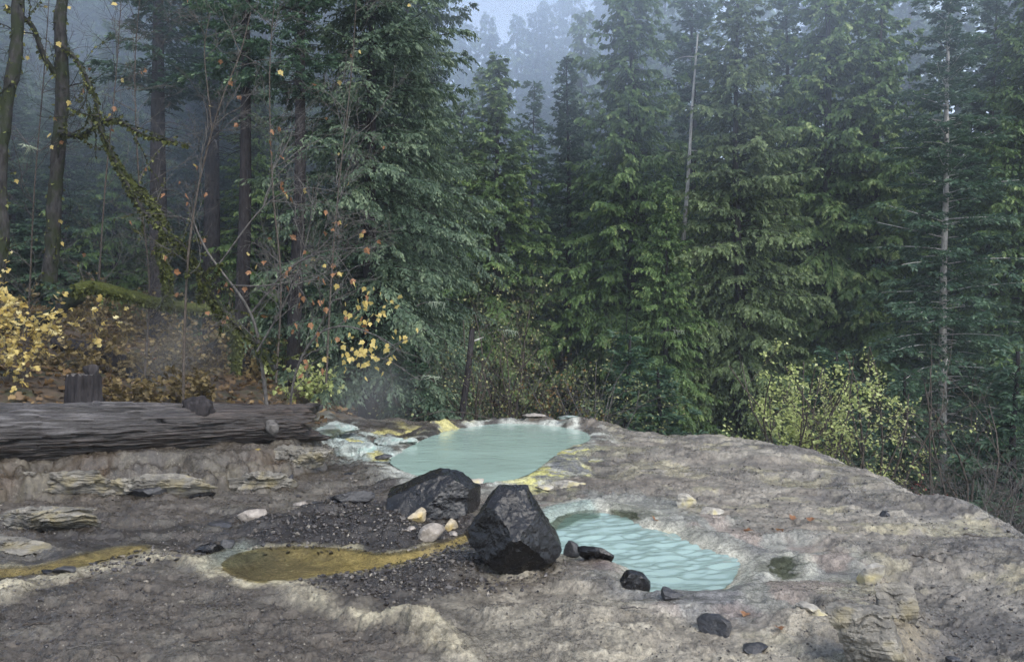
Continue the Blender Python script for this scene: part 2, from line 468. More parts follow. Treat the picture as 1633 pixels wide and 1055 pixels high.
def ground_h(x, y, fine=True):
    """height of the ground and, with fine=True, the masks for its colours"""
    x = np.asarray(x, float); y = np.asarray(y, float)
    wx, wy = fbm2(x * 1.3, y * 1.3, 3, 5) * 0.10, fbm2(x * 1.3, y * 1.3, 3, 9) * 0.10
    sdT = poly_sd(x + wx * 1.5, y + wy * 1.5, TERR)
    d = np.maximum(sdT + 0.25 + 0.45 * sstep(3.0, 4.5, x) * sstep(13, 11, y), 0)
    near = np.maximum(-sdT, 0)
    drop = 0.95 * (np.sqrt(d * d + 0.36) - 0.6)
    z = 0.05 * fbm2(x * 0.7, y * 0.7, 3, 21) + 0.03 * sstep(1.5, 3.6, x) * sstep(13, 9, y)
    # the hillside on the left, beyond the log
    dl, sl, al = line_d(x, y, [(-9.5, 5.2), (-5.2, 8.9), (-2.6, 11.2), (-2.0, 14.0), (-1.0, 24.0), (-4, 60), (-8, 200)])
    hill = np.where(sl > 0, dl, 0)
    up = np.clip(hill, 0, 60)
    z = z + sstep(0, 3.5, hill) * (0.10 + 0.13 * up + 0.006 * np.minimum(up, 30) ** 2 * 0.6) + sstep(2, 20, hill) * fbm2(x * 0.2, y * 0.2, 3, 31) * 0.6
    hw = sstep(0.0, 3.0, hill)
    # ravine beyond the terrace and the far slope
    floor = np.minimum(drop, 5.2 + 0.5 * fbm2(x * 0.15, y * 0.15, 3, 41))
    z = z - floor * (1 - hw) - hw * 0.22 * np.clip(y - 15 + 0.45 * x, 0, 30) * sstep(14, 2, up)
    far = np.maximum(y - 44 + 0.12 * np.maximum(x, 0), 0)
    notch = np.exp(-((x / np.maximum(y, 5) - 0.005) / 0.11) ** 2)         # far slope cut down here so open sky brightens the mist
    z = z + np.minimum(far * 0.28, 42) * (1 - 0.92 * notch) + np.clip(x - 16, 0, 60) * 0.12 * sstep(15, 40, y)
    if not fine:
        return z
    on = sstep(0.6, -0.3, sdT) * (1 - hw)                      # bare mineral ground
    # the ledge below the log
    dd, ss, aa = line_d(x, y, LEDGE)
    sd = dd * ss + 0.13 * fbm2(x * 2.2, y * 2.2, 4, 51)
    lh = 0.27 * sstep(1.02, 0.75, aa) + 0.02
    stepz = 0.55 * sstep(-0.05, 0.04, sd) + 0.45 * sstep(0.16, 0.30, sd + 0.05 * fbm2(x * 5, y * 5, 2, 55))
    lft = sstep(-1.0, -2.3, x)
    z = z + lh * stepz * lft
    face = np.exp(-((sd - 0.1) / 0.22) ** 2) * lft
    z = z + face * (0.03 * (0.35 - np.abs(fbm2(x * 2.5, y * 16, 5, 57, 0.65))) + 0.018 * fbm2(x * 22, y * 22, 3, 59, 0.7))
    # low crusted crest in the foreground
    m = np.zeros_like(z)
    for k, (ln, hgt, wid) in enumerate(((CREST, 0.075, 0.12), (CREST2, 0.05, 0.16))):
        dd, ss, aa = line_d(x, y, ln)
        sdc = dd * ss + 0.045 * fbm2(x * 5, y * 5, 5, 61 + k, 0.65)
        c = np.where(sdc > 0, np.exp(-(sdc / (wid * 1.5)) ** 2), np.exp(-(sdc / (wid * 0.55)) ** 2)) * sstep(0, 0.06, aa) * sstep(1, 0.9, aa)
        z = z + c * hgt * (1 + 0.5 * fbm2(x * 6, y * 6, 3, 65))
        m = np.maximum(m, c)
    crest = m
    # hollow below the crest, trench on the right
    dd, ss, aa = line_d(x, y, RLEDGE)
    sdr = -dd * ss + 0.07 * fbm2(x * 4, y * 4, 4, 71)
    trench = sstep(0.08, -0.22, sdr) * sstep(1.1, 0.2, dd) * sstep(0.0, 0.25, aa)
    z = z - 0.12 * trench
    rface = np.exp(-((sdr + 0.03) / 0.12) ** 2) * sstep(0.0, 0.2, aa)
    # gravel heaps
    gA = zone(x, y, G((395, 850), (470, 815), (560, 795), (640, 790), (745, 800), (745, 852), (690, 868), (600, 882), (480, 872), (400, 876)), 0.14, 0.12, 81)
    gB = zone(x, y, G((470, 926), (600, 905), (740, 862), (775, 905), (740, 935), (640, 955), (560, 960)), 0.12, 0.10, 83)
    z = z + gA * 0.06 + gB * 0.02
    # pools: basins with raised rims
    sU, sL, sO, sS = (poly_sd(x, y, p) for p in (UPPER, LOWER, OCHRE, STREAM))
    wu = sU + 0.05 * fbm2(x * 3.2, y * 3.2, 3, 91)
    wl = sL + 0.025 * fbm2(x * 5, y * 5, 3, 93)
    rimU = np.exp(-((wu - 0.16) / 0.18) ** 2) * sstep(9.0, 11.0, y)
    z = z * (1 - 0.7 * sstep(0.7, 0.1, sU)) + rimU * 0.05
    z = z + np.exp(-((wu - 0.3) / 0.22) ** 2) * sstep(12.0, 13.2, y) * (0.07 + 0.10 * fbm2(x * 2.6, y * 2.6, 3, 95))
    z = z * (1 - 0.85 * sstep(0.8, 0.05, sL))
    z = np.where(wu < 0.10, z + (UP_Z - 0.02 - z) * sstep(0.10, -0.02, wu), z) - 0.35 * sstep(0.0, -0.35, sU)
    z = z + (LO_Z - 0.015 - z) * sstep(0.17, -0.005, wl) - 0.4 * sstep(0.0, -0.2, sL)
    z = z + np.exp(-((wl - 0.22) / 0.07) ** 2) * 0.022
    bank = UP_Z + 0.022 * sstep(0.02, 0.12, sU) - 0.35 * np.maximum(sU - 0.38, 0) - 0.6 * sstep(0.04, 0.0, sU)
    z = np.where(sdT < -0.05, np.maximum(z, bank), z)
    z = z * (1 - 0.85 * sstep(0.45, 0.03, np.minimum(sO, sS)))
    for k, (s, lv, dp) in enumerate(((sO, OC_Z, 0.05), (sS, OC_Z, 0.03))):
        ww = s + 0.03 * fbm2(x * 6, y * 6, 3, 97 + k)
        z = z + (lv - 0.004 - z) * sstep(0.06, -0.01, ww) - dp * sstep(0.0, -0.18, ww)
    b1, b2, b3 = (poly_sd(x, y, p) + 0.02 * fbm2(x * 5, y * 5, 3, 101) for p in (BASIN1, BASIN2, PUDDLE))
    for s in (b1, b2, b3):
        z = z - 0.010 * sstep(0.03, -0.05, s) + 0.006 * np.exp(-((s - 0.05) / 0.03) ** 2)
    # roughness of the surface
    wetflat = zone(x, y, G((850, 800), (930, 785), (1060, 790), (1180, 830), (1300, 860), (1400, 890), (1330, 950), (1230, 985), (1130, 990), (1040, 960), (890, 880)), 0.2, 0.15, 103)
    under = np.minimum.reduce([sU, sL, sO, sS])
    rough = on * sstep(-0.02, 0.1, under) * (1 - 0.75 * wetflat)
    z = z + rough * ((0.014 * fbm2(x * 2.0, y * 2.0, 3, 111) - 0.012 * np.abs(fbm2(x * 4.0, y * 7.5, 4, 112, 0.6))) + 0.006 * (0.5 - np.abs(fbm2(x * 15, y * 15, 3, 115, 0.6))) * (1 + gA + gB) + 0.006 * fbm2(x * 40, y * 40, 2, 117, 0.75))
    plate = fbm2(x * 1.9 + 3, y * 3.6, 5, 119, 0.58)                    # thin crust plates with broken edges
    z = z + on * sstep(0.0, 0.45, under) * 0.019 * (-1.4 + sstep(0.16, 0.170, plate) + sstep(-0.14, -0.128, plate) + sstep(0.45, 0.462, plate))
    z = z + wetflat * 0.006 * fbm2(x * 9, y * 9, 3, 121)
    z = z + (1 - on) * 0.05 * fbm2(x * 2.5, y * 2.5, 3, 123)
    masks = dict(on=on, hw=hw, face=face, crest=crest, gA=gA, gB=gB, sU=wu, sL=wl, sO=sO, sS=sS, b1=b1, b2=b2, b3=b3, wetflat=wetflat, rface=rface, trench=trench, plate=plate, sdT=sdT)
    return z, masks

def gz(x, y):
    return float(ground_h(np.array([x]), np.array([y]))[0][0])

def lerp3(c, col, m):
    return c + (np.array(col) - c) * m[:, None]

def build_ground():
    u = np.concatenate([-np.geomspace(2.4, 0.56, 26), np.linspace(-0.545, 0.545, 660), np.geomspace(0.56, 2.4, 26)])
    yy = np.concatenate([np.linspace(-2.4, 3.1, 24), np.geomspace(3.2, 14.8, 520), np.geomspace(14.9, 230, 120)])
    U, Y = np.meshgrid(u, yy)
    X = U * (Y + 3.0)
    x, y = X.ravel(), Y.ravel()
    z, k = ground_h(x, y)
    n = len(x)
    t1 = fbm2(x * 0.9, y * 1.4, 4, 201); t2 = fbm2(x * 3.1, y * 4.0, 4, 203); t3 = fbm2(x * 8, y * 9, 3, 205); t4 = fbm2(x * 1.8 + 9, y * 2.6, 4, 207)
    base = np.tile(np.array([0.165, 0.143, 0.122]), (n, 1))
    base = lerp3(base, (0.085, 0.074, 0.066), sstep(0.0, 0.7, t1) * 0.8)
    base = lerp3(base, (0.29, 0.27, 0.235), sstep(0.05, 0.65, t2) * 0.5)
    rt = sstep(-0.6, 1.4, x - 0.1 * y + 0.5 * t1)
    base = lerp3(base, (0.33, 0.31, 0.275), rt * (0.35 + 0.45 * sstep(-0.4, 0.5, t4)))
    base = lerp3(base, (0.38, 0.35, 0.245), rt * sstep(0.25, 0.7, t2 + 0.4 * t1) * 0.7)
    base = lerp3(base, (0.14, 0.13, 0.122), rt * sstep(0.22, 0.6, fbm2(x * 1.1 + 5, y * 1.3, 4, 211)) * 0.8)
    fg = zone(x, y, G((720, 940), (900, 890), (1010, 945), (1180, 1020), (1330, 960), (1330, 1100), (720, 1100)), 0.3, 0.3, 213)
    base = lerp3(base, (0.40, 0.37, 0.31), fg * (0.45 + 0.4 * sstep(-0.3, 0.4, t3)))
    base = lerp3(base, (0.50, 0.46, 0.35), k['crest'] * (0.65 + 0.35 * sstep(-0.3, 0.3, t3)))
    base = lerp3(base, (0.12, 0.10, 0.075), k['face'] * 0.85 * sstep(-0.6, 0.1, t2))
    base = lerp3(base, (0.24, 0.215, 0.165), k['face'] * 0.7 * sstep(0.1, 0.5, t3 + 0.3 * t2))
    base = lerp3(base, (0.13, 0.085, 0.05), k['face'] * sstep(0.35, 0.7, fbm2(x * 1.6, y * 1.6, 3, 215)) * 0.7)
    base = lerp3(base, (0.055, 0.046, 0.042), np.maximum(k['gA'], k['gB']) * 0.85)
    base = lerp3(base, (0.30, 0.25, 0.16), k['rface'] * 0.7)
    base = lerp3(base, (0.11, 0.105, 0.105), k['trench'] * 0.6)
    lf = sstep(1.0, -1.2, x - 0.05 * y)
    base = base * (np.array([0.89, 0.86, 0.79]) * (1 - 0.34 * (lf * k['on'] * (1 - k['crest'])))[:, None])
    # wet mineral flats by the lower pool
    wf = k['wetflat']
    base = lerp3(base, (0.33, 0.33, 0.29), wf * 0.75)
    base = lerp3(base, (0.17, 0.165, 0.17), wf * sstep(0.0, 0.5, t4) * 0.8)
    base = lerp3(base, (0.30, 0.21, 0.17), wf * sstep(0.35, 0.6, fbm2(x * 2.2, y * 2.2, 3, 217)) * 0.5)
    rimL = sstep(0.24, 0.03, k['sL'])
    base = lerp3(base, (0.62, 0.59, 0.47), rimL * 0.9)
    base = lerp3(base, (0.50, 0.44, 0.13), np.exp(-(k['sL'] / 0.03) ** 2) * sstep(-0.2, 0.5, t2) * 0.7)
    base = lerp3(base, (0.36, 0.45, 0.39), sstep(0.06, -0.05, k['b1']) * 0.8)
    base = lerp3(base, (0.21, 0.21, 0.16), sstep(0.04, -0.03, np.minimum(k['b2'], k['b3'])) * 0.8)
    base = lerp3(base, (0.52, 0.51, 0.42), np.exp(-((np.minimum(np.minimum(k['b1'], k['b2']), k['b3']) - 0.05) / 0.035) ** 2) * 0.7)
    # rim of the upper pool: pale crust with yellow algae
    rimU = sstep(0.55, 0.05, k['sU'])
    base = lerp3(base, (0.56, 0.57, 0.50), rimU * 0.9 * sstep(-0.6, 0.2, t2))
    alg = zone(x, y, G((835, 760), (880, 725), (915, 712), (935, 718), (932, 745), (900, 762), (880, 790), (790, 775)), 0.18, 0.2, 219)
    alg2 = zone(x, y, G((595, 690), (640, 678), (745, 674), (735, 690), (690, 694), (640, 702)), 0.2, 0.2, 221)
    base = lerp3(base, (0.54, 0.53, 0.42), alg * 0.7)
    base = lerp3(base, (0.66, 0.62, 0.20), alg * sstep(-0.35, 0.15, t3 + 0.5 * t2) * 0.9)
    base = lerp3(base, (0.15, 0.15, 0.16), alg * sstep(0.25, 0.5, fbm2(x * 2.5 - 4, y * 3, 3, 223)) * 0.85)
    base = lerp3(base, (0.58, 0.52, 0.19), alg2 * sstep(-0.35, 0.2, t2) * 0.9)
    mint = zone(x, y, G((505, 700), (520, 668), (560, 680), (600, 690), (640, 712), (628, 735), (560, 735), (520, 722)), 0.25, 0.2, 225)
    base = lerp3(base, (0.40, 0.45, 0.41), mint * 0.8 * sstep(-0.4, 0.3, t3))
    dch, _, ach = line_d(x, y, G((500, 694), (545, 697), (580, 708), (606, 728), z=0.05))
    base = lerp3(base, (0.72, 0.66, 0.26), sstep(0.16, 0.05, dch + 0.04 * t3) * 0.9)
    base = lerp3(base, (0.60, 0.70, 0.64), sstep(0.30, 0.2, dch + 0.05 * t3) * sstep(0.08, 0.16, dch) * 0.7)
    # ochre run-off
    for s in (k['sO'], k['sS']):
        dry = sstep(0.10, 0.02, s + 0.04 * t3)
        base = lerp3(base, (0.42, 0.37, 0.23), dry * 0.6 * sstep(-0.3, 0.4, t2))
        base = lerp3(base, (0.58, 0.50, 0.27), sstep(0.01, -0.03, s) * (0.55 + 0.4 * sstep(-0.4, 0.2, t3)))
    oc = sstep(0.0, -0.04, k['sO'])
    base = lerp3(base, (0.72, 0.61, 0.31), oc * sstep(-1.5, -0.8, x + 0.15 * t2) * 0.9)
    base = lerp3(base, (0.27, 0.245, 0.175), oc * sstep(-1.15, -1.75, x + 0.15 * t2))
    grn = zone(x, y, G((335, 905), (340, 885), (385, 872), (400, 882), (372, 900)), 0.10, 0.08, 227)
    base = lerp3(base, (0.26, 0.31, 0.26), grn * 0.45)
    # forest floor
    ff = 1 - k['on']
    base = lerp3(base, (0.060, 0.042, 0.026), ff)
    base = lerp3(base, (0.030, 0.036, 0.014), ff * sstep(0.1, 0.6, t2) * 0.8)
    wet = 0.35 + 0.35 * sstep(-0.3, 0.5, t1) + 0.3 * wf + 0.25 * lf + 0.25 * sstep(0.3, -0.1, t3)
    wet = np.clip(wet * k['on'] + 0.3 * rimL + 0.3 * oc + 0.2 * alg + 0.2 * mint - 0.25 * k['crest'] - 0.25 * fg, 0, 1)
    base = base * (1 - 0.38 * np.clip(wet - 0.25, 0, 1) * k['on'])[:, None]
    base = base * (1 - 0.12 * k['on'])[:, None]
    nr, nc = U.shape
    i = np.arange((nr - 1) * (nc - 1)); r, c = i // (nc - 1), i % (nc - 1)
    a = r * nc + c
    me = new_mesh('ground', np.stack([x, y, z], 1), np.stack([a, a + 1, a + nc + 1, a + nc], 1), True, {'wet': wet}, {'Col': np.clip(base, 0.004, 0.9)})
    obj('ground', me, M['ground'], kind='structure')

build_ground()

# ------------------------------------------------------------------ water
def water_sheet(name, poly, z, mat, step, grow=0.06, wave=None, seed=0):
    poly = np.asarray(poly)
    lo, hi = poly.min(0) - 0.3, poly.max(0) + 0.3
    nx, ny = int((hi[0] - lo[0]) / step) + 2, int((hi[1] - lo[1]) / step) + 2
    X, Y = np.meshgrid(lo[0] + np.arange(nx) * step, lo[1] + np.arange(ny) * step)
    keep = (poly_sd(X.ravel(), Y.ravel(), poly) < grow).reshape(X.shape)
    idx = -np.ones(X.size, int)
    q = keep[:-1, :-1] & keep[1:, :-1] & keep[:-1, 1:] & keep[1:, 1:]
    r, c = np.nonzero(q)
    a = r * nx + c
    f = np.stack([a, a + 1, a + nx + 1, a + nx], 1)
    used = np.unique(f)
    idx[used] = np.arange(len(used))
    x, y = X.ravel()[used], Y.ravel()[used]
    zz = np.full(len(x), z) + (wave(x, y) if wave is not None else 0)
    return obj(name, new_mesh(name, np.stack([x, y, zz], 1), idx[f], True), mat, kind='structure')

def ripple(x, y):
    w = fbm2(x * 1.7, y * 1.7, 2, 301)
    xr, yr = x * 0.94 + y * 0.34, -x * 0.34 + y * 0.94
    a = noise2(xr * 5.6 + w, yr * 14.0 + 1.2 * w, 303) * 0.0125 + noise2(xr * 12 - 3, yr * 26.0 + w, 305) * 0.0065
    return a

def ripple_up(x, y):
    return noise2(x * 2.5, y * 5.5, 311) * 0.002 + noise2(x * 8, y * 13, 313) * 0.0014

M['water_up'] = m_water('milky_turquoise_water', (0.275, 0.375, 0.32), 0.05, True, 0.005, 26.0)
M['water_lo'] = m_water('turquoise_pool_water', (0.215, 0.295, 0.27), 0.02, True, 0.002, 30.0)
M['water_thin'] = m_water('shallow_brown_water', (1, 1, 1), 0.06, False, 0.003, 26.0, (0.94, 0.90, 0.76))
M['water_clear'] = m_water('shallow_clear_water', (1, 1, 1), 0.05, False, 0.002, 24.0, (0.85, 0.88, 0.82))
water_sheet('upper_pool_water', UPPER, UP_Z, M['water_up'], 0.025, 0.055, ripple_up)
water_sheet('lower_pool_water', LOWER, LO_Z, M['water_lo'], 0.012, 0.05, ripple)
water_sheet('runoff_water', OCHRE, OC_Z + 0.004, M['water_thin'], 0.03, 0.05)
water_sheet('stream_water', STREAM, OC_Z + 0.004, M['water_thin'], 0.03, 0.04)
def basin_level(poly):
    c = np.asarray(poly)
    return float(np.median(ground_h(c[:, 0], c[:, 1])[0])) - 0.008
water_sheet('puddle_water', PUDDLE, basin_level(PUDDLE), M['water_clear'], 0.02, 0.02)
water_sheet('puddle_water', BASIN2, basin_level(BASIN2), M['water_clear'], 0.02, 0.02)
water_sheet('puddle_water', BASIN1, basin_level(BASIN1), M['water_clear'], 0.02, 0.02)

# ------------------------------------------------------------------ rocks
_ico = {}
def ico(n):
    if n not in _ico:
        import bmesh
        bm = bmesh.new()
        bmesh.ops.create_icosphere(bm, subdivisions=n, radius=1.0)
        v = np.array([a.co[:] for a in bm.verts]); f = np.array([[b.index for b in a.verts] for a in bm.faces])
        bm.free()
        _ico[n] = (v / np.linalg.norm(v, axis=1)[:, None], f)
    return _ico[n]

def rock_mesh(name, size, seed, planes=None, sub=4, nplanes=11, rough=0.05, soft=0.02, layers=0.0, dmin=0.5, chips=14):
    r = RS(seed)
    v, f = ico(sub)
    pl = list(planes or [])
    k = nplanes if planes is None else 0
    for _ in range(k):
        n = r.normal(size=3); n /= np.linalg.norm(n)
        pl.append((*n, r.uniform(dmin, 1.0) if planes is None else r.uniform(0.9, 1.0)))
    rad = np.full(len(v), 1.6)
    for a, b, c, d in pl:
        n = np.array([a, b, c]); n = n / np.linalg.norm(n)
        q = v @ n
        cand = np.where(q > 1e-3, d / np.maximum(q, 1e-3), 9)
        hh = np.clip(0.5 + 0.5 * (rad - cand) / max(soft, 1e-4), 0, 1)      # smooth minimum
        rad = rad * (1 - hh) + cand * hh - soft * hh * (1 - hh)
    p = v * rad[:, None]
    lo, hi = p.min(0), p.max(0)
    p = (p - (lo + hi) / 2) / ((hi - lo) / 2)
    s = np.array(size) / 2
    p = p * s
    sc = s.mean()
    nd = fbm3(p / sc * 1.7 + seed, 5, seed, 0.55)
    rd = fbm3(p / sc * 2.3 + seed * 1.7, 4, seed + 5, 0.55, True)
    amt = rough * sc * (nd * 0.8 + 0.5 * np.minimum(rd, 0.4))
    p = p + v * amt[:, None]
    for _ in range(chips):
        n = r.normal(size=3); n /= np.linalg.norm(n)
        q = p @ n
        d = q.max() * r.uniform(0.88, 0.99)
        p = p - np.maximum(q - d, 0)[:, None] * n
    fr = fbm3(p / sc * 1.6 + seed * 0.7, 3, seed + 7)
    fr = (np.floor(fr * 4) + sstep(0.82, 1.0, (fr * 4) % 1.0)) / 4
    p = p + v * (rough * 0.8 * sc * fr)[:, None]
    nd2 = fbm3(p / sc * 5 + seed, 4, seed + 2, 0.6)
    p = p + v * (rough * 0.22 * sc * nd2)[:, None]
    if layers:
        wob = 1.1 * noise3(p[:, 0] / sc * 1.3, p[:, 1] / sc * 1.3, p[:, 2] / sc, seed) + 0.45 * noise3(p[:, 0] / sc * 4, p[:, 1] / sc * 4, p[:, 2] / sc * 2, seed + 1)
        hor = v.copy(); hor[:, 2] = 0
        for fq, am in ((1.0, 0.17), (2.3, 0.09), (5.1, 0.045)):
            zz = p[:, 2] / s[2] * layers * fq + wob * (1 + 0.3 * fq)
            g = np.abs(noise2(zz, zz * 0 + seed, seed + 4))
            p = p - hor * (sc * am * sstep(0.45, 0.0, g))[:, None]
        fine = fbm3(p / sc * 9 + seed, 3, seed + 8, 0.6)
        p = p + v * (0.016 * sc * fine)[:, None]
    lo, hi = p.min(0), p.max(0)
    p = (p - (lo + hi) / 2) / ((hi - lo) / 2) * s
    me = new_mesh(name, p, f, True)
    me.set_sharp_from_angle(angle=math.radians(24))
    return me

def rock(name, px, pyb, wpx, hpx, mat, label, seed, cat='rock', group=None, depth=0.8, planes=None, sub=4, rz=0.0, tilt=0.0, sink=0.2,
         rough=0.07, layers=0.0, nplanes=7, soft=0.008, z=0.0, chips=14):
    """a rock whose foot shows at (px, pyb) and that covers about wpx by hpx pixels"""
    x, y, _ = P(px, pyb, z)
    w = wpx * y / F
    dp = w * depth
    y += dp * 0.42
    x = (px - CX) * y / F
    h = max(hpx * y / F - 0.22 * dp, 0.25 * w * 0.6) * (1 + sink)
    me = rock_mesh(name, (w, dp, h), seed, planes, sub, nplanes, rough, soft, layers, 0.5, chips)
    zb = gz(x, y - dp * 0.25)
    o = obj(name, me, mat, None, label, cat, group, None, (x, y, zb + h / 2 - h * sink))
    o.rotation_euler = (tilt * 0.6, tilt, rz)
    return o

BIG = [(-0.81, -0.05, 0.58, .80), (0.05, 0.0, 1.0, .96), (0.88, -0.05, 0.47, .70), (0.87, 0.0, -0.5, 1.08), (0.25, 0.0, -0.97, .86), (-0.70, -0.05, -0.71, .76),
       (-0.58, -0.81, 0.06, .62), (0.16, -0.74, 0.66, .66), (0.68, -0.72, 0.12, .66), (0.12, -0.84, -0.52, .64), (0.0, 1.0, 0.1, .85), (0.4, 0.8, 0.5, .9), (-0.6, 0.75, 0.3, .9)]
rock('boulder', 818, 922, 166, 166, M['basalt'], 'largest shiny black wet boulder, standing upright beside the lower pool', 3, 'boulder', None, 0.85, BIG, 6, 0, 0.0, 0.06, 0.06, 0, 0, 0.004, chips=9)
SLAB = [(-0.55, -0.1, 0.85, .58), (-0.2, -0.75, 0.5, .62), (0.15, 0.0, 1.0, .86), (0.75, -0.1, 0.7, .84), (1.0, -0.3, 0.0, .93), (0.3, -0.9, 0.2, .74), (0, 1, 0.2, .9), (0, 0, -1, .7), (-1, 0, 0, 1.1)]
rock('boulder', 690, 830, 156, 84, M['basalt'], 'low wedge-shaped black boulder behind the tan stones, at the upper pool edge', 8, 'boulder', None, 0.6, SLAB, 6, 0, 0.0, 0.12, 0.06, 0, 0, 0.015)

# tan stones heaped before the wedge-shaped boulder
rock('stone', 682, 824, 34, 30, M['tan'], 'yellowish broken stone on top of the small heap against the black wedge boulder', 21, 'stone', rough=0.08, sink=-0.35)
rock('stone', 664, 839, 33, 28, M['tan'], 'pale squarish tan stone at the left of the small stone heap', 22, 'stone', rough=0.07, rz=0.4)
rock('stone', 688, 866, 43, 36, M['grey_tan'], 'rounded grey-brown stone lowest in the small heap beside the ochre run-off', 23, 'stone', rough=0.04, soft=0.15)
rock('stone', 718, 846, 26, 24, M['tan'], 'small pale stone between the stone heap and the largest boulder', 24, 'stone', rough=0.08)
rock('stone', 640, 826, 20, 14, M['grey_tan'], 'little brown stone at the left end of the stone heap', 25, 'stone', sub=3)
rock('stone', 655, 858, 18, 12, M['grey_tan'], 'little grey stone left of the rounded heap stone', 26, 'stone', sub=3)
rock('stone', 722, 855, 16, 11, M['grey_tan'], 'little grey stone under the small pale stone of the heap', 27, 'stone', sub=3)

# dark rocks along the near side of the lower pool
rock('dark_rock', 912, 888, 28, 30, M['basalt_grey'], 'small pointed grey rock touching the right foot of the largest boulder', 31, rough=0.05)
rock('dark_rock', 951, 900, 62, 32, M['basalt'], 'long black block on the lower pool edge, between pointed grey and squat rocks', 32, depth=0.55, rz=-0.35, rough=0.05)
rock('dark_rock', 1011, 936, 52, 44, M['basalt'], 'squat black rock on the near edge of the lower pool', 33, depth=0.7, rough=0.06, rz=0.3)
rock('dark_rock', 1071, 970, 40, 24, M['basalt_grey'], 'flat dark rock just below the near corner of the lower pool', 34, depth=0.7, rz=-0.4)
rock('dark_rock', 1137, 1012, 62, 38, M['basalt_grey'], 'narrow dark rock lying aslant in the pale ground below the lower pool', 35, depth=0.45, rz=-0.9, rough=0.07, sink=0.35)
rock('dark_rock', 1206, 1040, 44, 24, M['basalt_grey'], 'flat grey rock sunk in the pale ground near the bottom edge', 36, depth=0.7, sink=0.35)
# dark rocks of the muddy flat on the left
rock('dark_rock', 562, 812, 72, 28, M['basalt_grey'], 'long dark grey slab left of the black wedge boulder', 41, depth=0.5, rz=0.1)
rock('dark_rock', 516, 800, 40, 16, M['basalt_grey'], 'low broken dark rock left of the long dark slab', 42, depth=0.7)
rock('dark_rock', 480, 797, 26, 13, M['grey_tan'], 'small brownish rock at the end of the dark slab row', 47, depth=0.7, sub=3)
rock('dark_rock', 323, 790, 40, 14, M['basalt'], 'thin black slab alone on the grey mud below the log', 43, depth=0.6)
rock('dark_rock', 403, 823, 44, 26, M['grey_tan'], 'flat rounded grey-brown slab on the mud above the brown run-off', 44, depth=0.8, soft=0.2)
rock('dark_rock', 352, 836, 42, 15, M['basalt_grey'], 'low blue-grey slab left of the flat rounded slab', 45, depth=0.8, sink=0.4)
rock('dark_rock', 240, 790, 66, 24, M['basalt_grey'], 'low bluish-grey rock hump below the broken ledge', 46, depth=0.6, sink=0.45, soft=0.1)
rock('dark_rock', 331, 884, 44, 24, M['basalt'], 'black rock at the head of the brown run-off pool', 51, depth=0.7)
rock('dark_rock', 362, 878, 24, 18, M['basalt_grey'], 'small dark rock right of the orange stone', 52, depth=0.8)
rock('stone', 354, 862, 18, 10, M['orange'], 'small orange stone on the dark rocks of the run-off', 53, 'stone', sub=3, sink=-1.2)
rock('dark_rock', 101, 917, 42, 18, M['basalt_grey'], 'split dark grey block beside the yellow stream', 54, depth=0.6)
rock('dark_rock', 74, 921, 20, 9, M['basalt'], 'small black rock left of the split grey block', 55, depth=0.7, sub=3)
rock('dark_rock', 612, 735, 28, 13, M['basalt_grey'], 'dark rock at the foot of the pale cascade, left of upper pool', 56, depth=0.6)
rock('dark_rock', 558, 757, 20, 8, M['basalt'], 'small black rock alone on the mud left of the upper pool', 57, depth=0.7, sub=3)
# right side
rock('dark_rock', 1412, 829, 17, 14, M['basalt_grey'], 'small dark rock alone on the pale slope, right', 61, depth=0.8, sub=3)
rock('dark_rock', 1521, 1033, 27, 19, M['basalt_grey'], 'small dark brown rock in the bottom right corner', 62, depth=0.8)
rock('pale_rock', 1094, 808, 33, 27, M['sinter'], 'pale squared rock on the flat above the lower pool', 63, rough=0.07)
rock('pale_rock', 1135, 820, 42, 22, M['sinter'], 'pale broken rock right of the squared pale rock', 64, depth=0.7, rough=0.08)
rock('pale_rock', 1388, 925, 34, 44, M['sinter'], 'tilted pale slab standing on the edge of the right ledge', 65, depth=0.6, tilt=0.35, rough=0.06)
rock('pale_rock', 868, 783, 32, 14, M['sinter'], 'flat pale rock on the yellow algae crust below the upper pool', 66, depth=0.7)
rock('pale_rock', 905, 778, 60, 24, M['sinter'], 'broad layered pale slab right of the yellow algae crust', 67, depth=0.6, layers=2, sink=0.3)
rock('pale_rock', 760, 776, 24, 12, M['sinter'], 'small pale stone showing between the two black boulders', 68, depth=0.7)
rock('pale_rock', 1300, 1000, 62, 34, M['sinter'], 'pale slab plate embedded on top of the right ledge', 69, depth=0.8, layers=2, sink=0.4)
# crusted rocks on the far rim of the upper pool
rock('rim_rock', 786, 684, 30, 17, M['pale_crust'], 'tallest white-crusted rock on the far rim of the upper pool', 71, depth=0.7, sub=3, rough=0.12)
rock('rim_rock', 852, 676, 40, 11, M['grey_tan'], 'long brown rock on the far rim of the upper pool', 72, depth=0.6, sub=3)
rock('rim_rock', 745, 688, 34, 12, M['pale_crust'], 'low whitish rock on the left far rim of the upper pool', 73, depth=0.7, sub=3, rough=0.1)
rock('rim_rock', 905, 682, 34, 10, M['pale_crust'], 'low whitish rock at the right far rim of the upper pool', 74, depth=0.7, sub=3, rough=0.1)
rock('rim_rock', 652, 712, 30, 15, M['pale_crust'], 'white-crusted rock at the left tip of the upper pool', 75, depth=0.8, sub=3, rough=0.12)
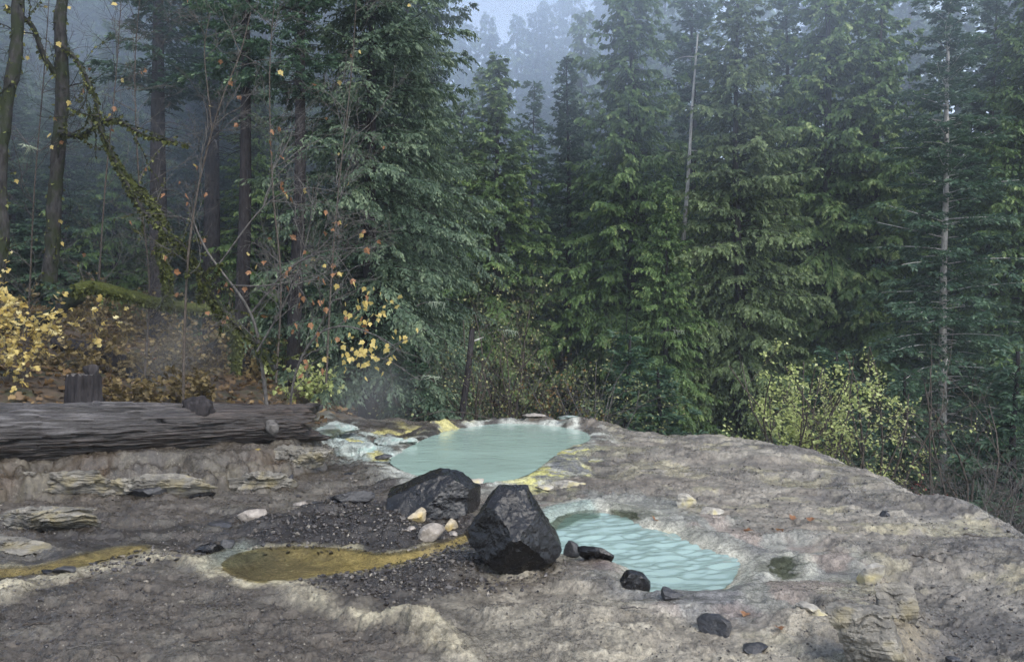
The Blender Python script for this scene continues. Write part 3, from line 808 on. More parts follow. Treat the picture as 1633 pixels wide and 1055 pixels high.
# crusted mound beside the log end
rock('sinter_mound', 535, 703, 74, 44, M['pale_crust'], 'mint-white mineral mound right behind the log end', 76, 'mound', depth=0.8, sub=5, rough=0.14, layers=2, sink=0.2)
rock('sinter_mound', 572, 726, 66, 34, M['pale_crust'], 'low pale mineral mound under the yellow cascade, beside the upper pool', 77, 'mound', depth=0.7, sub=5, rough=0.12, sink=0.35, soft=0.15)
rock('sinter_mound', 625, 712, 60, 20, M['pale_crust'], 'low crusty mound between cascade and far side of upper pool', 78, 'mound', depth=0.8, sub=5, rough=0.14, sink=0.35, soft=0.15)
# layered outcrops
rock('rock_outcrop', 70, 842, 190, 66, M['layered'], 'layered rough grey-brown outcrop at the left edge under the log', 81, 'outcrop', depth=0.55, sub=6, rough=0.12, layers=3.0, sink=0.3, nplanes=8)
rock('rock_outcrop', 20, 878, 150, 44, M['layered'], 'lower layered outcrop at the left edge above the yellow stream', 82, 'outcrop', depth=0.5, sub=5, rough=0.12, layers=2.5, sink=0.35, nplanes=8)
rock('rock_outcrop', 1385, 1085, 150, 150, M['layered'], 'layered brown rock ledge with crumbling face, bottom right', 83, 'outcrop', depth=0.8, sub=6, rough=0.08, layers=2.6, sink=0.38, nplanes=8)

for px_, py_, w_, h_, lab, sd_ in ((255, 784, 190, 46, 'broken crust ledge under the middle of the log', 84), (400, 770, 180, 46, 'broken crust ledge under the right part of the log', 85), (85, 785, 210, 52, 'broken crust ledge under the left part of the log', 86),
                             (478, 748, 110, 44, 'dark crumbly crust right under the log end', 87)):
    rock('rock_outcrop', px_, py_, w_, h_, M['layered'], lab, sd_, 'outcrop', depth=0.22, sub=6, rough=0.16, layers=2.4, sink=0.25, nplanes=9, z=0.03)
rock('rock_outcrop', 1425, 1000, 70, 80, M['layered'], 'upper yellowish part of the right ledge below the tilted slab', 88, 'outcrop', depth=0.9, sub=5, rough=0.07, layers=2.4, sink=0.35)

# ------------------------------------------------------------------ gravel, small stones, twigs on the ground
def scatter_gravel():
    r = RS(5)
    v0, f0 = ico(1)
    V, Fc, T = [], [], []
    zones = [(G((395, 850), (470, 815), (560, 795), (640, 790), (745, 800), (745, 852), (690, 868), (600, 882), (480, 872), (400, 876)), 1500, 0.007, 0.020),
             (G((470, 926), (600, 905), (740, 862), (775, 905), (740, 935), (640, 955), (560, 960)), 1100, 0.006, 0.017),
             (G((740, 900), (800, 905), (900, 890), (900, 905), (820, 940), (740, 930)), 220, 0.006, 0.018),
             (G((170, 880), (330, 860), (340, 880), (150, 915)), 160, 0.008, 0.022),
             (G((0, 905), (340, 930), (560, 1000), (700, 1055), (0, 1055)), 420, 0.005, 0.013),
             (G((1440, 960), (1560, 900), (1633, 960), (1633, 1055), (1440, 1055)), 160, 0.005, 0.014),
             (G((950, 700), (1600, 800), (1633, 900), (1000, 790)), 260, 0.006, 0.016),
             (G((380, 780), (620, 745), (640, 785), (480, 800)), 90, 0.007, 0.02),
             (G((-60, 900), (350, 920), (560, 985), (760, 1075), (-60, 1075)), 2600, 0.002, 0.007),
             (G((740, 930), (900, 895), (1040, 955), (1230, 1040), (1230, 1075), (740, 1075)), 1900, 0.002, 0.006),
             (G((1230, 960), (1450, 900), (1633, 840), (1680, 1075), (1230, 1075)), 1900, 0.002, 0.007),
             (G((950, 705), (1250, 705), (1500, 780), (1660, 850), (1400, 890), (1180, 840), (960, 780)), 2200, 0.003, 0.009),
             (G((-60, 790), (330, 780), (600, 745), (640, 790), (400, 850), (230, 860), (-60, 890)), 1900, 0.003, 0.010)]
    pts, sz = [], []
    for poly, n, a, b in zones:
        poly = np.array(poly); lo, hi = poly.min(0), poly.max(0)
        got = 0
        while got < n:
            q = r.uniform(lo, hi, (n * 2, 2))
            q = q[poly_sd(q[:, 0], q[:, 1], poly) < r.uniform(-0.15, 0.12, n * 2)]
            q = q[:n - got]; got += len(q)
            pts.append(q); sz.append(a + (b - a) * r.rand(len(q)) ** 2.5)
    pts = np.concatenate(pts); sz = np.concatenate(sz)
    z = ground_h(pts[:, 0], pts[:, 1])[0]
    n = len(pts)
    s3 = sz[:, None] * r.uniform(0.6, 1.3, (n, 3)); s3[:, 2] *= 0.75
    jit = 1 + 0.3 * r.normal(size=(n, len(v0), 1))
    an = r.rand(n) * 6.28
    vv = v0[None] * jit * s3[:, None, :]
    c, s = np.cos(an)[:, None], np.sin(an)[:, None]
    X = vv[..., 0] * c - vv[..., 1] * s + pts[:, :1]; Y = vv[..., 0] * s + vv[..., 1] * c + pts[:, 1:]
    Z = vv[..., 2] + (z + s3[:, 2] * 0.35)[:, None]
    V = np.stack([X, Y, Z], -1).reshape(-1, 3)
    Fc = (f0[None] + (np.arange(n) * len(v0))[:, None, None]).reshape(-1, 3)
    tone = np.repeat(r.rand(n), len(v0))
    m, nt, b, _ = mat_new('gravel_stones')
    a = N(nt, 'ShaderNodeAttribute', attribute_name='tone')
    nt.links.new(ramp(nt, a.outputs['Fac'], [(0.0, (0.014, 0.012, 0.012)), (0.7, (0.055, 0.048, 0.044)), (0.93, (0.11, 0.095, 0.08)), (1.0, (0.22, 0.195, 0.155))]), b.inputs['Base Color'])
    b.inputs['Roughness'].default_value = 0.38
    obj('gravel', new_mesh('gravel', V, Fc, False, {'tone': tone}), m, None, 'loose dark wet gravel strewn over the mud', 'gravel', None, 'stuff')
scatter_gravel()

# ------------------------------------------------------------------ tubes, log, stump
def tube_arrays(pts, rad, sides=6, cap=True):
    pts = np.asarray(pts, float); rad = np.asarray(rad, float)
    k = len(pts)
    t = np.gradient(pts, axis=0); t /= np.linalg.norm(t, axis=1)[:, None] + 1e-9
    ref = np.array([0, 0, 1.0]) if abs(t[:, 2]).mean() < 0.8 else np.array([1.0, 0, 0])
    n = np.cross(t, ref); n /= np.linalg.norm(n, axis=1)[:, None] + 1e-9
    b = np.cross(t, n)
    a = np.arange(sides) * 2 * math.pi / sides
    v = pts[:, None, :] + rad[:, None, None] * (np.cos(a)[None, :, None] * n[:, None, :] + np.sin(a)[None, :, None] * b[:, None, :])
    v = v.reshape(-1, 3)
    i = np.arange((k - 1) * sides); r, c = i // sides, i % sides
    f = np.stack([r * sides + c, r * sides + (c + 1) % sides, (r + 1) * sides + (c + 1) % sides, (r + 1) * sides + c], 1)
    return v, f

class MB:
    """collects pieces of one mesh"""
    def __init__(self): self.v, self.f, self.n, self.t = [], [], 0, []
    def add(self, v, f, tone=0.5):
        f = np.asarray(f)
        if f.shape[1] == 3: f = np.concatenate([f, f[:, -1:]], 1)
        self.v.append(v); self.f.append(f + self.n); self.n += len(v)
        self.t.append(np.full(len(v), tone) if np.isscalar(tone) else tone)
    def tube(self, pts, rad, sides=6): self.add(*tube_arrays(pts, rad, sides))
    def mesh(self, name, smooth=True):
        v = np.concatenate(self.v); f = np.concatenate(self.f)
        tri = f[:, 2] == f[:, 3]
        return new_mesh(name, v, [f[~tri], f[tri][:, :3]], smooth, {'tone': np.concatenate(self.t)})

def m_log():
    m, nt, b, _ = mat_new('weathered_log_wood')
    a = N(nt, 'ShaderNodeAttribute', attribute_name='grain')
    w = N(nt, 'ShaderNodeAttribute', attribute_name='worn_sheen')
    v = coords(nt, (3.0, 30, 30))
    n1 = tnoise(nt, v, 4.5, 8, 0.78)
    f = mathn(nt, 'ADD', mathn(nt, 'MULTIPLY', a.outputs['Fac'], 0.6), mathn(nt, 'MULTIPLY', n1, 0.5))
    dark = ramp(nt, f, [(0.25, (0.005, 0.004, 0.004)), (0.55, (0.017, 0.012, 0.0095)), (0.85, (0.060, 0.042, 0.032))])
    grey = ramp(nt, f, [(0.25, (0.008, 0.007, 0.007)), (0.55, (0.032, 0.028, 0.027)), (0.85, (0.15, 0.142, 0.142))])
    nt.links.new(mixc(nt, w.outputs['Fac'], dark, grey), b.inputs['Base Color'])
    nt.links.new(ramp(nt, n1, [(0.3, 0.18), (0.7, 0.42)]), b.inputs['Roughness'])
    b.inputs['Specular IOR Level'].default_value = 0.45
    bump(nt, f, b, 1.0, 0.02)
    return m
M['log'] = m_log()

def build_log():
    A, B = np.array([-7.6, 6.52, 0.60]), np.array([-2.52, 10.1, 0.43])
    L = np.linalg.norm(B - A)
    nl, na = 420, 200
    t = np.linspace(0, 1, nl)[:, None]; an = np.linspace(0, 2 * math.pi, na, endpoint=False)[None, :]
    R = 0.40 + (0.235 - 0.40) * t + 0.02 * noise2(t * 6, t * 0, 401)
    ca, sa = np.cos(an), np.sin(an)
    x = t * L
    tw = an + 0.05 * x
    fib = noise3(ca * 7 + 0 * x, sa * 7 + 0 * x, x * 2.2, 403) * 0.5 + noise3(ca * 22 + 0 * x, sa * 22 + 0 * x, x * 4.0, 405) * 0.5
    fine = noise3(ca * 60 + 0 * x, sa * 60 + 0 * x, x * 8.0, 407)
    cr = np.abs(noise3(np.cos(tw) * 4.2, np.sin(tw) * 4.2, x * 0.5, 409))
    crack = sstep(0.07, 0.0, cr)
    plate = sstep(0.0, 0.06, noise3(ca * 3.1 + 0 * x, sa * 3.1 + 0 * x, x * 2.1, 411) + 0.3 * fib)
    r = R * (1 + 0.06 * fib + 0.025 * fine) - 0.05 * crack + 0.016 * plate + 0.03 * noise3(ca * 1.5 + 0 * x, sa * 1.5 + 0 * x, x * 0.8, 413)
    r = r * (1 - 0.18 * sstep(0.2, -1.0, sa + 0 * x))              # flattened underneath
    grain = np.clip(0.5 + 0.45 * fib + 0.3 * fine - 0.7 * crack, 0, 1)
    worn_sheen = sstep(-0.25, 0.55, sa + 0.5 * fib + 0.25 * noise2(x * 1.2, an * 2, 415)) * sstep(0.95, 0.55, t + 0.1 * fib)  # upper side greyed: weathered fibres, plus sky sheen put into the colour
    end = 0.22 * noise2(an * 2.2, 0 * an, 417) + 0.10 * noise2(an * 9, 0 * an, 419)
    xs = x + sstep(0.9, 1.0, t) * (end + 0.06 * fine)
    ax = (B - A) / L
    side = np.cross(ax, [0, 0, 1.0]); side /= np.linalg.norm(side)
    upv = np.cross(side, ax)
    p = A + xs[..., None] * ax + (r * ca)[..., None] * side + (r * sa)[..., None] * upv
    v = p.reshape(-1, 3)
    i = np.arange((nl - 1) * na); rr, c = i // na, i % na
    f = np.stack([rr * na + c, rr * na + (c + 1) % na, (rr + 1) * na + (c + 1) % na, (rr + 1) * na + c], 1)
    g = grain.ravel(); w = (worn_sheen + 0 * r).ravel()
    # the broken end: rings running into the wood
    last = v[-na:]; cen = last.mean(0)
    rows = [last]
    for q in range(1, 9):
        s = 1 - q / 8.3
        ring = cen + (last - cen) * s
        ring = ring + ax * (0.10 * noise2(an[0] * 3 + q * 1.7, np.full(na, q * 0.9), 421) - 0.02 * q)[:, None]
        rows.append(ring)
    ev = np.concatenate(rows[1:]); base = len(v) - na
    fe = []
    for q in range(8):
        o0 = base + q * na; cc = np.arange(na)
        fe.append(np.stack([o0 + cc, o0 + (cc + 1) % na, o0 + na + (cc + 1) % na, o0 + na + cc], 1))
    v = np.concatenate([v, ev]); f = np.concatenate([f] + fe)
    g = np.concatenate([g, np.clip(0.45 + 0.4 * RS(1).normal(size=len(ev)), 0, 1)]); w = np.concatenate([w, np.zeros(len(ev))])
    # local frame along the log so that the grain follows it
    Rm = np.stack([ax, side, upv], 1)
    root = thing('fallen_log', 'long weathered fallen log lying across the left of the terrace', 'log', A)
    lv = (v - A) @ Rm
    body = obj('trunk', new_mesh('log_trunk', lv, f, True, {'grain': g, 'worn_sheen': w}), M['log'], root)
    body.rotation_euler = Matrix(Rm.tolist()).to_euler()
    # broken branch stub
    q = np.array(PD(437, 686, 9.45)); q0 = np.array(PD(424, 664, 9.75))
    pts = [q0 + (q - q0) * s for s in np.linspace(0, 1, 7)]
    sv, sf = tube_arrays(np.array(pts) - A, [0.085, 0.08, 0.07, 0.066, 0.07, 0.074, 0.05], 20)
    sv = sv + 0.012 * np.stack([fbm3(sv * 14, 3, 5), fbm3(sv * 14, 3, 6), fbm3(sv * 14, 3, 7)], 1)
    n0 = len(sv)
    sv = np.concatenate([sv, [sv[-20:].mean(0)]]); cap = np.array([[n0 - 20 + k, n0 - 20 + (k + 1) % 20, n0, n0] for k in range(20)])
    mb = MB(); mb.add(sv, np.concatenate([sf, cap]))
    obj('branch_stub', mb.mesh('branch_stub'), M['bark_grey'], root)
    # dark burnt knot on top
    kv, kf = ico(4)
    s = np.array([0.19, 0.12, 0.15])
    kp = kv * s * (1 + 0.12 * fbm3(kv * 3, 4, 33))[:, None]
    kc = np.array([-3.61, 9.21, 0.70])
    obj('burnt_knot', new_mesh('burnt_knot', kp + kc - A, kf, True), M['bark'], root)
build_log()

def build_stump():
    x, y = PD(134, 640, 11.0)[:2]
    z0 = gz(x, y)
    H, R0 = max(1.6 - 11.0 * (597 - CY) / F - z0, 0.35), 0.215
    nl, na = 40, 120
    t = np.linspace(0, 1, nl)[:, None]; an = np.linspace(0, 2 * math.pi, na, endpoint=False)[None, :]
    fib = noise2(an * 7 + 0 * t, t * 1.2, 431) * 0.6 + noise2(an * 19 + 0 * t, t * 2, 433) * 0.4
    r = R0 * (1.18 - 0.25 * t ** 0.6) + 0.04 * fib
    zz = t * H + 0 * an + sstep(0.8, 1, t) * 0.035 * noise2(an * 6, 0 * an, 435) - 0.1 * (t < 0.01)
    v = np.stack([r * np.cos(an), r * np.sin(an), zz], -1).reshape(-1, 3)
    i = np.arange((nl - 1) * na); rr, c = i // na, i % na
    f = np.stack([rr * na + c, rr * na + (c + 1) % na, (rr + 1) * na + (c + 1) % na, (rr + 1) * na + c], 1)
    root = thing('tree_stump', 'short dark cut stump on the leafy bank behind the log', 'stump', (x, y, z0))
    obj('bark', new_mesh('stump_bark', v, f, True), M['bark'], root)
    rows = []
    for q in range(10):
        s = 1 - q / 9.0
        a = an[0]
        rows.append(np.stack([r[-1] * s * np.cos(a), r[-1] * s * np.sin(a), zz[-1] * s + zz[-1].mean() * (1 - s) + 0.008 * noise2(a * 3 + q, a * 0 + q * 1.3, 441)], -1))
    cv = np.concatenate(rows); fe = []
    for q in range(9):
        cc = np.arange(na); fe.append(np.stack([q * na + cc, q * na + (cc + 1) % na, (q + 1) * na + (cc + 1) % na, (q + 1) * na + cc], 1))
    obj('cut_top', new_mesh('stump_top', cv, np.concatenate(fe), True), M['bark_grey'], root)
    # a chunk of wood left standing on the stump
    px_, py_, pz = PD(146, 596, 11.03)
    me = rock_mesh('wood_chunk', (0.21, 0.18, 0.17), 91, None, 4, 8, 0.05)
    obj('wood_chunk', me, M['bark'], None, 'small grey chunk of wood lying on top of the stump', 'wood', None, None, (px_, py_, z0 + H + 0.06))
build_stump()

def build_charred():
    # a ribbed piece of charred wood half sunk in the mud
    x, y, _ = P(440, 757, 0.03); z0 = gz(x, y)
    r = RS(3); mb = MB()
    for k in range(8):
        cx = (k - 3.5) * 0.042
        L, h = 0.17 + 0.03 * r.rand() - 0.010 * abs(k - 3), 0.05 - 0.006 * max(0, k - 4)
        v, f = ico(2)
        q = v * np.array([0.021, L * 0.5, h]) * (1 + 0.12 * fbm3(v * 3 + k, 3, k))[:, None]
        mb.add(q + np.array([cx, 0.01 * r.normal(), 0.0]), f)
    o = obj('charred_wood', mb.mesh('charred_wood'), M['basalt_grey'], None, 'ribbed grey piece of charred wood sunk in the mud beside a yellow leaf', 'wood', None, None, (x, y + 0.05, z0 + 0.01))
    o.rotation_euler = (0.35, 0.1, 0.1)
build_charred()
# ------------------------------------------------------------------ conifers
def norm(a):
    return a / (np.linalg.norm(a, axis=-1, keepdims=True) + 1e-9)

def conifer_meshes(name, seed, H, R, nb, ns, nl, style, t0=0.02, top=1.0, leaf=0.17, width=0.05, profile=1.0, fullness=1.0, gap=0.0, dead=0.0, girth=0.013):
    """trunk and crown of one kind of conifer: limbs, sprays along the limbs, leaflets along the sprays"""
    r = RS(seed)
    cedar = style == 'cedar'
    # limbs
    t = t0 + (top - t0) * (np.arange(nb) + r.rand(nb)) / nb
    t = t ** 1.05
    az = (np.arange(nb) * 2.39996 + r.normal(0, 0.5, nb))
    clump = 0.80 + 0.32 * noise2(az * 1.1 + 20, t * H * 0.55, seed) + 0.20 * noise2(az * 2.3, t * H * 1.4, seed + 3)
    L = R * (np.clip((1 - t) * 1.02 + 0.015, 0, 1) ** profile) * clump * r.uniform(0.85, 1.1, nb)
    L *= np.where(t < 0.10, 0.75 + 2.5 * t, 1.0)
    L = np.maximum(L, 0.10)
    if gap: L *= np.where(r.rand(nb) < gap, 0.45, 1.0)
    z0 = t * H
    if cedar:
        rise, drp, tipup = 0.10 + 0.5 * t ** 2, 0.75 - 0.4 * t, 0.25
    elif style == 'spruce':
        rise, drp, tipup = 0.02 + 0.5 * t ** 2, 0.55 - 0.3 * t, 0.18
    else:
        rise, drp, tipup = 0.08 + 0.45 * t ** 2, 0.30 - 0.2 * t, 0.06
    rise = rise + r.normal(0, 0.06, nb); drp = drp + r.normal(0, 0.06, nb)
    out = np.stack([np.cos(az), np.sin(az), np.zeros(nb)], 1)
    side = np.stack([-np.sin(az), np.cos(az), np.zeros(nb)], 1)
    bend = r.normal(0, 0.12, nb)
    def limb(b, s):
        zz = L[b] * (rise[b] * s - drp[b] * s ** 2 + tipup * s ** 3)
        return out[b] * (L[b] * s)[:, None] + side[b] * (L[b] * bend[b] * s * s)[:, None] + np.stack([0 * zz, 0 * zz, zz + z0[b]], 1)
    # sprays
    cnt = np.maximum((ns * np.clip(L / R, 0.10, 1) * fullness).astype(int), 3)
    B = np.repeat(np.arange(nb), cnt)
    n = len(B)
    s = 1 - (1 - 0.12) * r.rand(n) ** 0.75
    s[r.rand(n) < 0.10] = 1.0
    p = limb(B, s)
    tang = norm(limb(B, np.minimum(s + 0.02, 1.02)) - limb(B, s - 0.02))
    sgn = np.where(r.rand(n) < 0.5, -1.0, 1.0)
    fwd = 0.55 + 0.5 * s
    d = norm(tang * fwd[:, None] + side[B] * (sgn * (1.15 - 0.6 * s))[:, None] + r.normal(0, 0.18, (n, 3)))
    ln = (0.16 + 0.30 * (1 - s) * 1.2 + 0.10 * r.rand(n)) * np.clip(L[B], 0.4, 2.6) ** 0.75 * (0.75 if cedar else 0.8)
    ln = np.clip(ln, leaf * 1.2, 1.1)
    grav = (0.55 if cedar else (0.45 if style == 'spruce' else 0.12)) * r.uniform(0.5, 1.4, n)
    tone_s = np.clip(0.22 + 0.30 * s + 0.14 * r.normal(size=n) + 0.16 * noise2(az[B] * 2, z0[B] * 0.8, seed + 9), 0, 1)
    # leaflets
    m = nl
    S = np.repeat(np.arange(n), m)
    u = np.tile((np.arange(m) + 0.5) / m, n) + r.uniform(-0.5, 0.5, n * m) / m
    q = p[S] + d[S] * (u * ln[S])[:, None]
    q[:, 2] -= grav[S] * u ** 2 * ln[S]
    sd = norm(d[S] - np.array([0, 0, 1.0]) * (2 * grav[S] * u)[:, None])
    lat = norm(np.cross(sd, np.array([0.0, 0, 1.0]) + r.normal(0, 0.35, (n * m, 3))))
    sg = np.where(np.arange(n * m) % 2 == 0, 1.0, -1.0)
    ld = norm(sd * (0.75 + 0.5 * u)[:, None] + lat * (sg * (0.95 - 0.5 * u))[:, None] + r.normal(0, 0.22, (n * m, 3)) + np.array([0, 0, -0.42 if cedar else (-0.3 if style == 'spruce' else -0.02)]))
    ll = leaf * (1.15 - 0.5 * u) * r.uniform(0.65, 1.25, n * m)
    wd = norm(np.cross(ld, np.cross(sd, lat) + r.normal(0, 0.5, (n * m, 3)))) * (width * r.uniform(0.7, 1.3, n * m))[:, None]
    a = q - wd * 0.5; b_ = q + wd * 0.5
    mid = q + ld * (ll * 0.55)[:, None]
    tip = q + ld * ll[:, None]
    tip[:, 2] -= ll * 0.15
    V = np.stack([q, mid + wd * 0.55, tip, mid - wd * 0.55], 1).reshape(-1, 3)
    i = np.arange(n * m) * 4
    Fq = np.stack([i, i + 1, i + 2, i + 3], 1)
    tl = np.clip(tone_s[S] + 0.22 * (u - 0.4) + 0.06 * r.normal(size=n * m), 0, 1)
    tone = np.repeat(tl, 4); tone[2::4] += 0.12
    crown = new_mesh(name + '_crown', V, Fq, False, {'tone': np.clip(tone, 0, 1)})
    # trunk with limbs
    mb = MB()
    k = 24
    zz = np.linspace(-0.6, H, k)
    wob = 0.012 * H
    tr = np.maximum(girth * H * (1 - np.clip(zz / H, 0, 1)) + 0.02, 0.01) * (1 + 0.35 * np.exp(-np.maximum(zz, 0) * 1.5))
    mb.tube(np.stack([wob * noise2(zz / H * 3, zz * 0, seed + 20) * sstep(0, 3, zz), wob * noise2(zz / H * 3, zz * 0 + 5, seed + 21) * sstep(0, 3, zz), zz], 1), tr, 12)
    for bi in r.permutation(nb)[:int(nb * 0.8)]:
        sv = np.linspace(0, 0.9, 5)
        mb.tube(limb(np.full(5, bi), sv), 0.006 + 0.016 * L[bi] / 2.5 * (1 - sv), 4)
    for _ in range(int(dead)):
        th = r.rand() * 6.28; zc = r.uniform(0.03, 0.45) * H; l = r.uniform(0.3, 1.5)
        sv = np.linspace(0, 1, 5)
        pts = np.stack([np.cos(th + 0.2 * sv) * l * sv, np.sin(th + 0.2 * sv) * l * sv, zc + l * (0.05 * sv - 0.35 * sv ** 2)], 1)
        mb.tube(pts, 0.018 * (1 - 0.85 * sv), 4)
    return mb.mesh(name + '_trunk'), crown

KIND = {}
def kind(key, mat, bark, *a, **k):
    tm, cm = conifer_meshes(key, *a, **k)
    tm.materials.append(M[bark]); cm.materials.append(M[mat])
    KIND[key] = (tm, cm)

#                       seed H   R   nb  ns nl
kind('cedar_a', 'cedar', 'bark', 11, 20, 4.7, 330, 50, 13, 'cedar', profile=0.72, leaf=0.19, width=0.075)
kind('cedar_b', 'cedar', 'bark', 12, 20, 4.3, 330, 50, 13, 'cedar', profile=0.58, leaf=0.18, width=0.072, gap=0.10)
kind('cedar_c', 'cedar_olive', 'bark', 13, 20, 4.2, 330, 50, 13, 'cedar', profile=0.58, leaf=0.165, width=0.065)
kind('fir_a', 'fir', 'bark', 14, 20, 4.3, 300, 46, 11, 'fir', profile=0.80, leaf=0.23, width=0.075)
kind('fir_b', 'fir', 'bark_pale', 15, 20, 4.0, 290, 46, 11, 'fir', profile=0.70, leaf=0.19, width=0.06, gap=0.12, dead=30, girth=0.0075)
kind('spruce', 'spruce', 'bark', 16, 16, 3.4, 270, 62, 12, 'spruce', t0=0.10, profile=0.38, leaf=0.13, width=0.042, dead=60)
kind('young', 'fir', 'bark', 17, 4, 1.5, 80, 38, 10, 'fir', profile=0.8, leaf=0.12, width=0.037)
kind('tall_fir', 'fir', 'bark', 18, 26, 3.2, 130, 34, 9, 'fir', t0=0.42, profile=0.55, leaf=0.24, width=0.085, dead=110)
kind('far_a', 'fir', 'bark', 19, 30, 5.0, 160, 24, 7, 'fir', profile=0.75, leaf=0.60, width=0.24)
kind('far_b', 'cedar', 'bark', 20, 30, 4.8, 160, 24, 7, 'cedar', profile=0.6, leaf=0.55, width=0.24)

def tree(name, key, px, d, ytop, label, wide=1.0, rz=0.0, base=None, group=None, lean=0.0, mats=None, cat='tree'):
    """a conifer whose trunk stands at column px, d metres away, with its tip at row ytop"""
    x = (px - CX) * d / F
    zb = float(ground_h(np.array([x]), np.array([d]), False)[0]) if base is None else base
    H = KIND[key][0].vertices[0].co.z
    h0 = {'spruce': 16, 'young': 4, 'tall_fir': 26, 'far_a': 30, 'far_b': 30}.get(key, 20)
    ht = CAMZ + (CY - ytop) * d / F - zb
    s = ht / h0
    o = thing(name, label, cat, (x, d, zb), group, rz, (s * wide, s * wide, s))
    o.rotation_euler = (0, lean, rz)
    obj('trunk', KIND[key][0], None, o)
    obj('crown', KIND[key][1], None, o)
    return o

# front rank beyond the terrace, from left to right
tree('cedar_tree', 'cedar_a', 792, 34, 92, 'cedar with its whole pointed tip in view, left of centre in the mist', 1.15, 0.3)
tree('cedar_tree', 'cedar_b', 735, 36, 165, 'narrow dark cedar wedged between the big spruce and the pointed cedar', 0.8, 1.3)
tree('fir_tree', 'fir_a', 905, 37, 95, 'dark blue-green fir in shade between two lighter cedars, left of centre', 0.95, 2.1)
tree('cedar_tree', 'cedar_b', 1003, 32, -95, 'broad bushy green cedar at the centre, above the sparse bush', 0.95, 4.0)
tree('cedar_tree', 'cedar_a', 1062, 27.5, 285, 'short bright green cedar just under the bare pale snag', 0.9, 0.5)
tree('cedar_tree', 'cedar_c', 1180, 29, -40, 'tall olive-green cedar right of the bare pale snag', 1.02, 1.0)
tree('cedar_tree', 'cedar_b', 1320, 36, -160, 'tall cedar behind the yellow-green bush, right of the olive cedar', 0.95, 2.6)
tree('cedar_tree', 'cedar_a', 1400, 35, -70, 'bright green cedar just left of the fir with pale trunk', 1.0, 5.2)
tree('fir_tree', 'fir_b', 1510, 27, -110, 'thin-crowned fir with a pale bare upper trunk, near right', 1.0, 0.7)
tree('cedar_tree', 'cedar_b', 1640, 29, -60, 'bright green cedar cut by the right edge', 0.9, 3.3)
tree('fir_tree', 'fir_a', 1585, 34, -20, 'dark fir filling the shade behind the pale-trunked fir', 1.1, 3.9)
tree('fir_tree', 'fir_a', 1255, 40, -30, 'dark fir peering out between two tall cedars, right of centre', 1.0, 1.9)
tree('fir_tree', 'fir_a', 1105, 40, -60, 'dark fir standing directly behind the bare pale snag', 1.0, 0.2)
tree('cedar_tree', 'cedar_a', 680, 41, 110, 'misty cedar half hidden by the right flank of the big spruce', 1.0, 0.9)
tree('cedar_tree', 'cedar_b', 1710, 34, -100, 'cedar just beyond the right edge of the picture', 1.0, 0.4)
# big spruce on the left bank and its neighbours
tree('spruce_tree', 'spruce', 585, 17.5, -260, 'big spruce with hanging boughs on the bank, left of the upper pool', 1.05, 0.6)
tree('spruce_tree', 'spruce', 655, 23, -160, 'second spruce with paler boughs, right behind the big spruce', 0.85, 2.6)
tree('young_conifer', 'young', 665, 16.2, 545, 'small bright young conifer at the foot of the big spruce', 1.0, 0.2)
tree('young_conifer', 'young', 500, 17.5, 590, 'little young conifer behind the log end', 0.9, 1.2)
tree('young_conifer', 'young', 1000, 20, 535, 'dark bluish young conifer under the broad central cedar', 1.1, 2.2)
tree('young_conifer', 'young', 1050, 19.5, 590, 'low young conifer at the edge of the terrace, centre', 1.2, 4.2)
tree('young_conifer', 'young', 1440, 18, 590, 'young fir with fine twigs below the pale-trunked fir', 0.8, 3.0)
tree('young_conifer', 'young', 1620, 17, 560, 'young conifer with level boughs at the right edge', 1.1, 1.0)
tree('young_conifer', 'young', 1330, 22, 560, 'dark young conifer behind the two yellow-green bushes', 1.3, 1.5)
# tall firs of the left wood: bare lower trunks, crowns out of the picture
for px, d, lab in ((258, 21, 'thickest straight fir trunk in the left wood'), (342, 23, 'straight fir trunk second right of the thickest one'), (300, 30, 'slim fir trunk between the two thicker ones, left wood'),
                   (386, 17.5, 'fir trunk with its foot in view behind the log middle'), (472, 16.5, 'fir trunk with many dead twigs behind the log end'),
                   (200, 33, 'dim slender trunk left of the thickest fir trunk'), (430, 27, 'dim fir trunk between the two that show their feet')):
    tree('fir_tree', 'tall_fir', px, d, -520 if d < 20 else -420, lab, {258: 1.25, 342: 1.15}.get(px, 0.8), px * 0.37)
# dim conifers behind the left wood
r = RS(77)
for k, (px, d, yt) in enumerate(((-60, 30, -200), (40, 34, -160), (120, 30, -120), (190, 38, -150), (250, 32, -80), (320, 36, -160), (390, 33, -60), (450, 30, -30), (500, 34, -140), (560, 30, -120), (90, 42, -240), (-10, 42, -240),
                                 (285, 45, -260), (420, 44, -200), (360, 28, 200), (160, 27, 160), (60, 27, 130), (455, 24, 240), (260, 27, 260), (620, 38, -60), (100, 24, 60), (20, 24, 80), (180, 25, 40), (330, 26, 60), (-50, 24, 0), (410, 24, 120))):
    tree('fir_tree', ('fir_a', 'cedar_b', 'fir_a')[k % 3], px, d, yt, 'dim conifer behind the bare trunks of the left wood', 1.2, r.rand() * 6, group='dim conifers of the left wood')
# second rank, half lost in the haze
for k, (px, d, yt) in enumerate(((690, 60, 60), (770, 66, 110), (850, 58, 130), (930, 64, 20), (1010, 56, -90), (1060, 62, -40), (1120, 55, -100), (1200, 60, -130), (1290, 54, -130), (1360, 60, -150), (1450, 52, -140), (1530, 58, -170), (1610, 54, -160), (1700, 58, -160), (620, 62, -60), (540, 56, -120))):
    tree('conifer_tree', ('far_a', 'far_b')[k % 2], px, d, yt, 'hazy conifer of the second rank behind the front trees', 0.9, r.rand() * 6, group='hazy conifers of the second rank')
